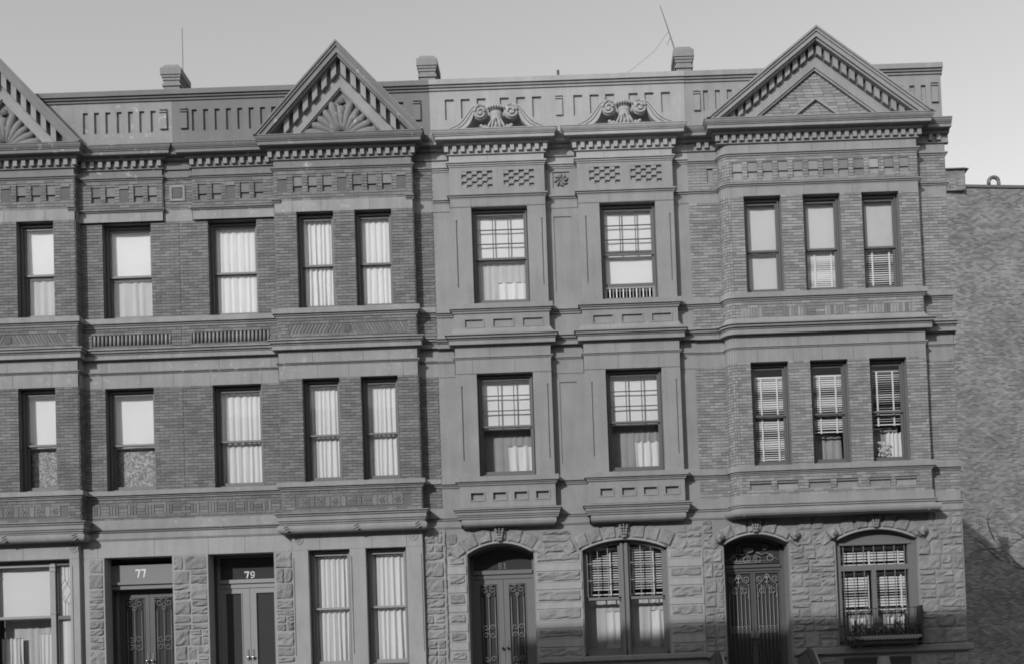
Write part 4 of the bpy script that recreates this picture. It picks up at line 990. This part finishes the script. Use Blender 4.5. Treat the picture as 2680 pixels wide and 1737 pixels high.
        ck = mb.build('stoop_cheek', 'tile_dark', house)
        mb = MB(); mb.tube([(sx + .07, -.2, 2.41), (sx + .07, -.75, 2.47), (sx + .07, -.95, 2.51), (sx + .07, -1.07, 2.48), (sx + .07, -3.2, .97)], .035, 8); mb.build('stoop_rail', sb, ck, True)
        mb = MB(); mb.tube([(sx - .02, -.2, 2.43), (sx - .02, -.75, 2.48), (sx - .02, -.95, 2.52), (sx - .02, -1.07, 2.48), (sx - .02, -3.2, .97)], .07, 8); mb.build('stoop_rail', 'iron', ck, True)
    # ground-floor window
    a, e = 5.68, 7.485; yw = .12; mb = MB()
    pts, *_ = arc_pts(a, e, 4.98, 5.21)
    for i in range(16): mb.prism([pts[i], pts[i + 1], (pts[i + 1][0], 4.92), (pts[i][0], 4.92)], yw + .05, yw + .12)
    mb.box(a, a + .13, yw, yw + .12, 2.66, 4.95); mb.box(e - .16, e, yw, yw + .12, 2.66, 4.95); mb.box(a + .1, e - .1, yw - .03, yw + .11, 4.88, 4.925); mb.box(a + .13, e - .16, yw + .01, yw + .10, 4.31, 4.43); mb.box(6.50, 6.60, yw + .01, yw + .099, 2.7, 4.31); mb.box(a, e, yw, yw + .12, 2.66, 2.72)
    wn = mb.build('window', 'door_brown', house)
    for xa, xb, za, zb in ((a + .13, e - .16, 4.43, 4.88), (a + .13, 6.5, 2.72, 4.31), (6.6, e - .16, 2.72, 4.31)): pane(xa, xb, za, zb, yw + .05, wn)
    for i in range(7): xx = a + .2 + (e - a - .43) * i / 6; MB().box(xx - .008, xx + .008, yw + .02, yw + .036, 2.72, 4.88).build('window_bar', 'frame_paint_grey', wn)
    # wide triangular gable
    cx, base, zo, k = 5.60, 14.285, 16.265, .795; mb = MB()
    for p, q, y in ((0, .05, -.64), (.045, .11, -.61), (.105, .215, -.58), (.205, .265, -.53)): chevron(mb, cx, base, zo - p, zo - q, k, y, .02)
    ped = mb.build('pediment', sb, house)
    mb = MB(); chevron(mb, cx, base, zo - .26, zo - .55, k, -.295, .02); mb.build('raking_band', sb, ped)
    mb = MB(); chevron(mb, cx, base, zo - .53, zo - .75, k, -.32, .02); chevron(mb, cx, base, zo - .74, zo - .80, k, -.29, .02); mb.build('tympanum_frame', sb, ped)
    rake_dentils(ped, cx, base, zo - .265, zo - .47, k, .179, -.41, -.29, .11, sb, 14)
    zi = zo - .78; hw = (zi - base) / k; mb = MB(); mb.prism([(cx, zi + .04), (cx + hw + .05, base), (cx - hw - .05, base)], -.215, .02); tym = mb.build('tympanum', 'mortar_pale', ped)
    rows = MB(); z = base; c_ = 0
    while z < zi - .05:
        lim = (zi - (z + .067)) / k - .02; x = cx - lim + (0 if c_ % 2 else -.1)
        while x < cx + lim:
            xa, xb = max(x + .004, cx - lim), min(x + .209, cx + lim)
            if xb - xa > .03: rows.box(xa, xb, -.23 - random.uniform(0, .004), -.21, z + .004, z + .062)
            x += .213
        z += .0667; c_ += 1
    rows.build('bricks', 'brick_pale', tym, kind='stuff')
    mb = MB(); chevron(mb, cx, base, 14.86, 14.80, .76, -.30, -.2); mb.build('small_gable', sb, tym)
    return house
h83 = house83()

# 77 ground-floor window: wide light, slim side light with leaded diamond
def window77():
    y = .06; mb = MB(); a, e = -13.74, -11.31
    mb.box(a, e, y, y + .14, 2.30, 2.42); mb.box(a, e, y, y + .14, 5.10, 5.18); mb.box(a, a + .08, y, y + .14, 2.42, 5.1); mb.box(e - .03, e, y, y + .14, 2.42, 5.1)
    wn = mb.build('window', 'frame_paint', h77)
    for xx in (-11.80, -13.25):
        m2 = MB(); m2.box(xx, xx + .105, y - .05, y + .14, 2.42, 5.1)
        for zz in (5.02, 4.93, 3.98): m2.box(xx - .012, xx + .117, y - .065, y + .1, zz, zz + .045)
        m2.build('mullion', 'frame_light', wn)
    for xa, xb in ((-13.145, -11.80),):
        s1 = MB(); rect_frame(s1, xa, xb, 3.90, 5.10, y + .02, y + .06, .05, .05, .05, .055); s1.build('sash', 'frame_light', wn); s2 = MB(); rect_frame(s2, xa, xb, 2.42, 3.94, y + .062, y + .10, .06, .06, .05, .09); s2.build('sash', 'frame_light', wn)
        pane(xa + .04, xb - .04, 3.94, 5.06, y + .04, wn); pane(xa + .05, xb - .05, 2.5, 3.92, y + .08, wn)
    for xa, xb in ((-11.695, -11.34), (-13.66, -13.25)):
        s1 = MB(); rect_frame(s1, xa, xb, 3.90, 5.10, y, y + .04, .04, .03, .03, .04); rect_frame(s1, xa, xb, 2.42, 3.90, y, y + .04, .04, .03, .04, .08); s1.build('sash', 'frame_paint', wn)
        pane(xa + .04, xb - .03, 2.5, 5.08, y + .025, wn); cx = (xa + xb) / 2 + .01; hw = (xb - xa) / 2 - .04
        ld_ = MB(); D_ = [(cx, 4.75), (cx + hw, 4.50), (cx, 4.22), (cx - hw, 4.50)]
        for k in range(4): p, q = D_[k], D_[(k + 1) % 4]; ld_.tube([(p[0], y + .01, p[1]), (q[0], y + .01, q[1])], .006, 5)
        for za, zb in ((4.75, 5.08), (3.93, 4.22)): ld_.tube([(cx, y + .01, za), (cx, y + .01, zb)], .006, 5)
        ld_.build('leading', 'sash_dark', wn)
window77()

# ------------------------------------------------------------------ curtains, shades and blinds (each its own thing)
GC = 'curtains and shades behind the windows'
def ins(h, d=.055): return h[0] + d, h[1] - d
for (hs, fl, z0, z1) in ((w3_79, 'top floor', 10.56, 12.62), (w2_79, 'middle floor', 6.71, 8.86)):
    for k, h in enumerate(hs):
        where = ('above the door numbered 79', 'in the left of the two gable-bay windows', 'in the right of the two gable-bay windows')[k]
        yy = (0 if k == 0 else B) + (.285 if fl == 'top floor' else .325)
        curtain(*ins(h, .06 if fl == 'top floor' else .075), z0, z1, yy, 'white pleated curtain on the %s %s' % (fl, where), .115 if k == 0 else .10, .016 if fl == 'top floor' else .026, group=GC)
for k, (a, b) in enumerate(((2.71, 3.63), (3.98, 4.88))):
    curtain(AX + a + .07, AX + b - .05, 2.60, 5.06, -.1 + .31, 'tall white pleated curtain in the %s ground-floor window beside door 79' % ('nearer', 'farther')[k], .10, .028, group=GC)
# 77
nm77 = ('above the door numbered 77', 'in the bay, nearest the shadowed corner', 'in the bay, at the left edge')
for k, h in enumerate(w3_77):
    yf = 0 if k == 0 else B
    shade(*ins(h, .06), 11.50, 12.62, yf + .29, 'half-drawn white shade, top floor ' + nm77[k], group=GC)
    curtain(*ins(h, .06), 10.56, 11.6, yf + .32, 'grey net lower curtain, top floor ' + nm77[k], .2, .01, 'net', GC, 'net_curtain')
for k, h in enumerate(w2_77):
    yf = 0 if k == 0 else B
    shade(*ins(h, .06), 7.69, 8.87, yf + .335, 'half-drawn white shade, middle floor ' + nm77[k], group=GC)
    curtain(*ins(h, .06), 6.72, 7.78, yf + .36, 'patterned lace lower curtain, middle floor ' + nm77[k], .3, .012, 'lace', GC, 'lace_curtain')
shade(-13.10, -11.84, 3.90, 5.04, .25, 'large white roller shade in the wide ground-floor window left of door 77', group=GC)
curtain(-13.10, -11.84, 2.45, 3.95, .46, 'dim grey net behind the half curtains of the wide ground-floor window', .2, .015, 'net', GC, 'net_curtain')
curtain(-13.10, -12.62, 2.45, 3.50, .36, 'white half curtain at the left of the wide ground-floor window', .09, .02, group=GC)
curtain(-12.25, -11.84, 2.45, 3.58, .36, 'white half curtain at the right of the wide ground-floor window', .09, .02, group=GC)
shade(-11.68, -11.36, 3.92, 5.06, .14, 'narrow pale shade behind the leaded diamond side light', group=GC)
curtain(-11.68, -11.36, 2.45, 3.88, .14, 'narrow white half curtain below the leaded diamond side light', .12, .012, group=GC)
# 81
b81 = -.2
for fl, zb, zm, zt, ym in (('top', 10.53, 11.58, 12.68, .30), ('middle', 6.67, 7.80, 8.955, .33)):
    for k, (a, b) in enumerate(((-2.16, -.91), (.70, 1.945))):
        sd = ('left', 'right')[k]
        shade(a + .06, b - .06, zm - .03, zt - .08, b81 + ym, 'white shade behind small panes, %s bay, %s floor of the brownstone' % (sd, fl), group=GC)
        if fl == 'top' and k == 1:
            shade(a + .06, b - .06, zb + .28, zm + .06, b81 + ym + .04, 'white lower shade above the louvred ventilator in the right bay', group=GC)
            t = MB(); rect_frame(t, a + .06, b - .06, zb + .03, zb + .31, b81 + .19, b81 + .215, .03, .03, .03, .03)
            t = t.build('window_ventilator', 'frame_light', None, False, 'low louvred ventilator screen under the raised sash, top right bay', 'ventilator')
            for i in range(15): xx = a + .10 + (b - a - .2) * i / 14; MB().box(xx - .012, xx + .012, b81 + .20, b81 + .212, zb + .06, zb + .28).build('louvre', 'white_paint' if i % 2 else 'frame_light', t)
        else:
            curtain(a + .06, b - .06, zb + .04, zm + .02, b81 + ym + (.04 if fl == 'top' else .16), 'thin grey net curtain, %s bay, %s floor of the brownstone' % (sd, fl), .16, .010, 'net' if fl == 'top' else 'net_dark', GC, 'net_curtain')
            if fl == 'top': curtain(a + .54, b - .06, zb + .04, zb + .55, b81 + ym + .0, 'short white half curtain low in the left bay, top floor of the brownstone', .2, .012, 'curtain', GC)
            else: curtain(a + .62, b - .06, zb + .04, zb + .74, b81 + ym + .08, 'white parted curtain low in the %s bay, middle floor of the brownstone' % sd, .17, .022, 'curtain', GC, gather=-.08)
for k, (xa, xb) in enumerate(((.10, .88), (1.05, 1.86))):
    sd = ('left', 'right')[k]
    blind(xa + .03, xb - .03, 3.98, 5.05, .34, 'raised venetian blind in the %s light of the arched brownstone window' % sd, 36, GC, .055, (.12, .74))
    curtain(xa + .03, xb - .03, 2.70, 3.95, .46, 'grey net curtain across the %s arched light' % sd, .16, .012, 'net', GC, 'net_curtain')
    curtain(xa + .44, xb - .03, 2.70, 3.62, .40, 'bright white half curtain, right side of the %s arched light' % sd, .16, .02, 'curtain', GC)
t = MB(); t.box(.52, .83, .228, .234, 2.775, 2.855); t.build('notice_card', 'white_paint', None, False, 'small white card standing at the foot of the left arched light', 'card')
# 83
b83 = -.26
for k, h in enumerate(((3.905, 4.735), (5.22, 6.05), (6.53, 7.36))):
    sd = ('left', 'middle', 'right')[k]; a, b = h[0] + .06, h[1] - .06
    shade(a, b, (11.46, 11.50, 11.48)[k], 12.55, b83 + .31, 'pale shade in the upper sash of the %s window under the broad gable' % sd, 'cream' if k < 2 else 'net', GC)
    if k == 0: shade(a, b, 10.60, 11.55, b83 + .345, 'pale shade in the lower sash of the left top bay window', 'cream', GC)
    elif k == 1: blind(a, b, 10.60, 11.55, b83 + .33, 'closed venetian blind in the lower sash of the middle top bay window', 68, GC, .045, (.32, .84), 12)
    else: blind(a, b, 10.60, 11.55, b83 + .33, 'open venetian blind in the lower sash of the right top bay window', 44, GC, .05, (.30, .84), 8)
    a, b = a - .002, b + .002
    if k == 0: blind(a, b, 6.74, 8.72, b83 + .33, 'full-length venetian blind in the left middle-floor bay window', 48, GC, .05, (.30, .80), 16)
    elif k == 1: blind(a, b, 7.42, 8.72, b83 + .33, 'half-raised venetian blind in the middle window of the broad bay', 46, GC, .05, (.30, .80), 14)
    else: blind(a, b, 7.55, 8.80, b83 + .36, 'half-raised venetian blind in the right middle-floor bay window', 30, GC, .05, (.28, .78), 8)
curtain(5.28, 5.99, 6.72, 7.42, b83 + .55, 'dim net curtain under the half-raised blind in the middle bay window', .2, .012, 'net_dark', GC, 'net_curtain')
curtain(6.59, 7.3, 6.72, 7.55, b83 + .6, 'dim net curtain behind the pot plant in the right bay window', .2, .012, 'net_dark', GC, 'net_curtain')
curtain(6.98, 7.30, 6.74, 7.40, b83 + .42, 'white curtain end low in the right middle-floor bay window', .1, .02, 'curtain', GC)
t = thing('house_plant', 'leafy pot plant on the sill inside the right middle-floor bay window', 'plant', (6.88, b83 + .36, 6.72))
MB().lathe([(.01, 6.72), (.05, 6.72), (.065, 6.82), (.01, 6.82)], 6.88, b83 + .36, 10).build('pot', 'terracotta', t)
mb = MB()
for k in range(70):
    a = random.uniform(0, 6.28); q = random.uniform(0, .16); x, y, z = 6.88 + q * math.cos(a), b83 + .36 + .4 * q * math.sin(a), 6.82 + random.uniform(0, .34)
    dx, dz = random.uniform(-.035, .035), random.uniform(-.035, .035); mb.quad((x, y, z), (x + .03 + dx, y - .02, z + dz), (x + .02 + dx, y, z + .05), (x - .02, y + .01, z + .03))
mb.build('leaves', 'net', t, kind='stuff')
blind(5.83, 7.31, 4.45, 4.86, .36, 'venetian blind in the wide top light of the arched corner-house window', 50, GC, .062, (.46, .90), 10)
blind(5.83, 6.49, 3.42, 4.28, .36, 'venetian blind in the left casement of the arched corner-house window', 50, GC, .062, (.96,), 22)
blind(6.61, 7.31, 3.42, 4.28, .36, 'venetian blind in the right casement of the arched corner-house window', 50, GC, .062, (.86,), 22)
curtain(5.82, 7.32, 2.75, 3.42, .5, 'dim net curtain across the foot of the arched corner-house window', .2, .012, 'net_dark', GC, 'net_curtain')
for k, (xa, xb) in enumerate(((6.02, 6.12), (6.18, 6.40), (6.66, 6.74), (6.86, 7.02), (7.12, 7.26))):
    curtain(xa, xb, 2.78, 3.28, .38, ('narrow white curtain strip at the left behind the iron window guard', 'white curtain panel left of the mullion behind the iron guard', 'slim white curtain strip just right of the mullion behind the guard', 'white curtain panel in mid casement behind the iron window guard', 'white curtain panel at the right behind the iron window guard')[k], .09, .015, group=GC)

# ------------------------------------------------------------------ iron window guard with planter
g = thing('window_guard', 'iron window guard cage on the sill of the arched corner-house window', 'window guard', (6.58, -.18, 2.6))
x0, x1, yg = 5.72, 7.42, -.30
for zz, rr in ((3.06, .009), (2.66, .012), (3.42, .008)):
    mb = MB(); mb.tube([(x0, .0, zz), (x0, yg, zz), (x1, yg, zz), (x1, .0, zz)], rr, 6); mb.build('rail', 'iron', g)
me = MB().tube([(0, 0, 0), (0, 0, .82)], .006, 5).mesh('bar', 'iron')
for i in range(13): obj('bar', me, g, loc=(x0 + (x1 - x0) * i / 12, yg, 2.62))
for xx in (x1 + .01,): MB().box(xx - .02, xx + .02, -.34, .0, 2.60, 3.46).build('side_plate', 'iron', g)
mb = MB(); mb.box(x0 + .06, x1 - .02, -.325, -.31, 2.76, 2.82)
for i in range(24): mb.ball((x0 + .12 + i * .064, -.325, 2.745), .022, .008, .022, 6, 4)
mb.build('scalloped_band', 'frame_light', g)
p = thing('planter_box', 'dark flower box full of trailing leaves inside the iron window guard', 'planter', (6.58, -.15, 2.62))
MB().frustum(5.86, 7.30, -.26, -.04, 2.62, 5.84, 7.32, -.28, -.03, 2.86).build('box', 'sash_dark', p)
mb = MB()
for k in range(900):
    x = random.uniform(5.86, 7.34); hgt = random.random() ** 1.6 * (.14 + .16 * (math.sin(x * 7) ** 2)); z = 2.84 + hgt; y = random.uniform(-.29, -.06)
    a, b2, c2 = random.uniform(-.03, .03), random.uniform(-.03, .03), random.uniform(-.03, .03)
    mb.add([(x, y, z), (x + .028 + a, y + b2, z + c2), (x + a, y - .02, z + .035)], [(0, 1, 2)])
for xx in (5.90, 5.80, 5.98):
    for k in range(160): x, y, z = xx + random.gauss(0, .06), -.30 + random.gauss(0, .04), 2.70 + random.gauss(0, .06); mb.add([(x, y, z), (x + random.uniform(-.04, .04), y - .02, z + .03), (x + .03, y, z - .03)], [(0, 1, 2)])
mb.build('foliage', 'leaf', p, kind='stuff')
f_ = thing('gate_post', 'squat stone post with a square cap below the iron window guard', 'post', (6.45, -.62, 0))
MB().box(6.36, 6.54, -.71, -.53, 0, 2.16).build('shaft', 'stone_band2', f_); MB().frustum(6.33, 6.57, -.74, -.50, 2.16, 6.36, 6.54, -.71, -.53, 2.36).build('cap', 'stone_band2', f_)

# ------------------------------------------------------------------ chimneys (parts of their houses), rods and vents on the roofs
def chimney(house, cx, y0=1.0, s=1.0, top=17.0, mat='chimney_brick'):
    mb = MB(); y1 = y0 + .62
    def lay(hw, g, za, zb): mb.box(cx - hw, cx + hw, y0 + .245 - hw + g, y1 - .245 + hw - g, za, zb)
    lay(.185, 0, 14.7, 16.60); lay(.215, 0, 16.46, 16.52); lay(.205, 0, 16.60, 16.66); lay(.225, 0, 16.665, 16.715)
    o = mb.build('chimney', mat, house)
    c = MB(); lo_ = .245
    c.box(cx - lo_, cx + lo_, y0, y1, 16.72, 16.88); c.frustum(cx - lo_ + .01, cx + lo_ - .01, y0 + .01, y1 - .01, 16.88, cx - .16, cx + .16, y0 + .09, y1 - .09, 17.0); c.build('chimney_cap', mat, o)
    return o
chimney(h77, -9.26); chimney(h79, -3.21); chimney(h81, 2.62 + .245)
ch = MB(); ch.box(8.2, 8.5, 4.0, 4.25, 14.7, 16.0); ch.box(8.17, 8.53, 3.97, 4.28, 16.0, 16.12); ch.build('chimney', 'chimney_brick', h83)
mb = MB(); mb.tube([(-9.10, 1.35, 16.95), (-9.095, 1.35, 18.05)], [.012, .010], 6)
mb.build('aerial_rod', 'pipe_metal', None, False, 'upright metal rod standing on the left chimney', 'aerial')
t = MB(); t.tube([(2.71, 1.25, 16.95), (2.56, 1.25, 17.50), (2.38, 1.25, 18.12)], [.018, .016, .010], 6)
t = t.build('aerial_rod', 'pipe_metal', None, False, 'leaning metal aerial on the right chimney', 'aerial')
MB().tube([(2.60, 1.25, 17.34), (2.54, 1.25, 17.24), (2.52, 1.25, 17.16)], .007, 5).build('stay', 'pipe_metal', t)
MB().tube([(2.56, 1.25, 17.50), (2.2, 1.3, 17.05), (1.7, 1.4, 16.72), (1.2, 1.6, 16.5)], .004, 4).build('stay', 'pipe_metal', t)
t = MB(); t.tube([(-.115, .45, 14.75), (-.115, .45, 16.13)], .03, 8); t.build('vent_pipe', 'iron', None, False, 'short vent pipe poking above the brownstone parapet', 'pipe')

# ------------------------------------------------------------------ tall building behind, with its bare brick end wall
YB = 20.0
fb = thing('apartment_building', 'tall weathered brick wall of the building behind the corner house', 'building', (24, YB + 5, 0))
bl = MB(); H1 = 23.15
bl.add([(9, YB, 0), (40, YB + 3.0, 0), (40, YB + 14, 0), (9, YB + 14, 0), (9, YB, H1), (40, YB + 3.0, H1), (40, YB + 14, H1), (9, YB + 14, H1)], [(0, 1, 5, 4), (1, 2, 6, 5), (2, 3, 7, 6), (3, 0, 4, 7), (4, 5, 6, 7)])
bl.build('wall', 'far_brick', fb)
cp_ = MB(); cp_.add([(x, y, z) for x, y in ((9, YB - .06), (40, YB + 2.94), (40, YB + 3.5), (9, YB + .5)) for z in (H1, H1 + .12)], [(0, 2, 3, 1), (2, 4, 5, 3), (4, 6, 7, 5), (6, 0, 1, 7), (1, 3, 5, 7)]); cp_.build('coping', 'pipe_metal', fb)
c = MB(); c.box(16.4, 17.35, YB + .6, YB + 1.6, H1 - .2, 23.85); c = c.build('chimney', 'far_brick', fb); MB().frustum(16.25, 17.5, YB + .5, YB + 1.7, 23.85, 16.4, 17.4, YB + .7, YB + 1.5, 24.0).build('chimney_cap', 'pipe_metal', c)
c = MB(); gx = 19.15; c.tube([(gx, YB + 1.4, H1), (gx, YB + 1.4, H1 + .5)] + [(gx - .22 + .22 * math.cos(R(a)), YB + 1.4, H1 + .5 + .22 * math.sin(R(a))) for a in range(20, 200, 20)] + [(gx - .44, YB + 1.4, H1 + .35)], .085, 8); c.build('gooseneck_vent', 'pipe_metal', fb, True)

# ------------------------------------------------------------------ bare tree beside the corner house
def bare_tree(base, h, seed, label):
    rnd = random.Random(seed); t = thing('bare_tree', label, 'tree', base)
    tr = MB(); top = Vector(base) + Vector((-.25, .1, h * .42)); pts = [Vector(base), Vector(base) + Vector((.06, 0, h * .15)), Vector(base) + Vector((-.08, .05, h * .3)), top]
    tr.tube(pts, [.17, .14, .12, .09], 9); tr.build('trunk', 'bark', t, True)
    def grow(mb, p, d, ln, rad, lev):
        n = 5; ps = [p]; q = p.copy(); dd = d.copy()
        for i in range(n):
            dd = (dd + Vector((rnd.gauss(0, .16), rnd.gauss(0, .16), rnd.gauss(.05, .13)))).normalized(); q = q + dd * ln / n; ps.append(q.copy())
        mb.tube(ps, [rad * (1 - .7 * i / n) for i in range(n + 1)], 5 if lev > 1 else 7)
        if lev < 4:
            for i in range(2, n + 1):
                for _ in range(1 if lev else 2):
                    if rnd.random() < .85:
                        sd = (dd + Vector((rnd.gauss(0, .6), rnd.gauss(0, .6), rnd.gauss(.1, .45)))).normalized(); grow(mb, ps[i], sd, ln * rnd.uniform(.45, .7), rad * .5, lev + 1)
    for k, (dx, dz, ln, zf) in enumerate(((-1, .55, 2.9, .95), (-.75, .9, 2.6, 1.0), (.8, .7, 2.6, .9), (.1, 1.2, 3.2, 1.0), (-1, .15, 2.3, .62), (.7, .3, 2.2, .7))):
        mb = MB(); st = Vector(base) + (top - Vector(base)) * zf; grow(mb, st, Vector((dx, rnd.uniform(-.4, .4), dz)).normalized(), ln, .06, 1); mb.build('branch', 'bark', t, True)
    return t
bare_tree((14.1, 4.2, -.02), 8.5, 5, 'bare branching tree in front of the tall brick wall at the right edge')

# ------------------------------------------------------------------ the terrace across the street, behind the viewer: it shades the foot of the facade
t = thing('terrace_opposite', 'plain dark terrace across the street behind the viewer', 'building', (0, -28, 0))
for xa, xb, hh in ((-60, -16.4, 14.2), (-16.4, 40, 15.4)):
    bl = MB(); bl.box(xa, xb, -34, -24.2, 0, hh); bl.build('house_front', 'brick', t)
    wn = MB(); x = xa + 1
    while x < xb - 2:
        for z in (2.6, 6.4, 10.2): wn.box(x, x + 1.1, -24.2, -24.18, z, z + 2.2)
        x += 2.1
    wn.build('windows', 'sash_dark', t)
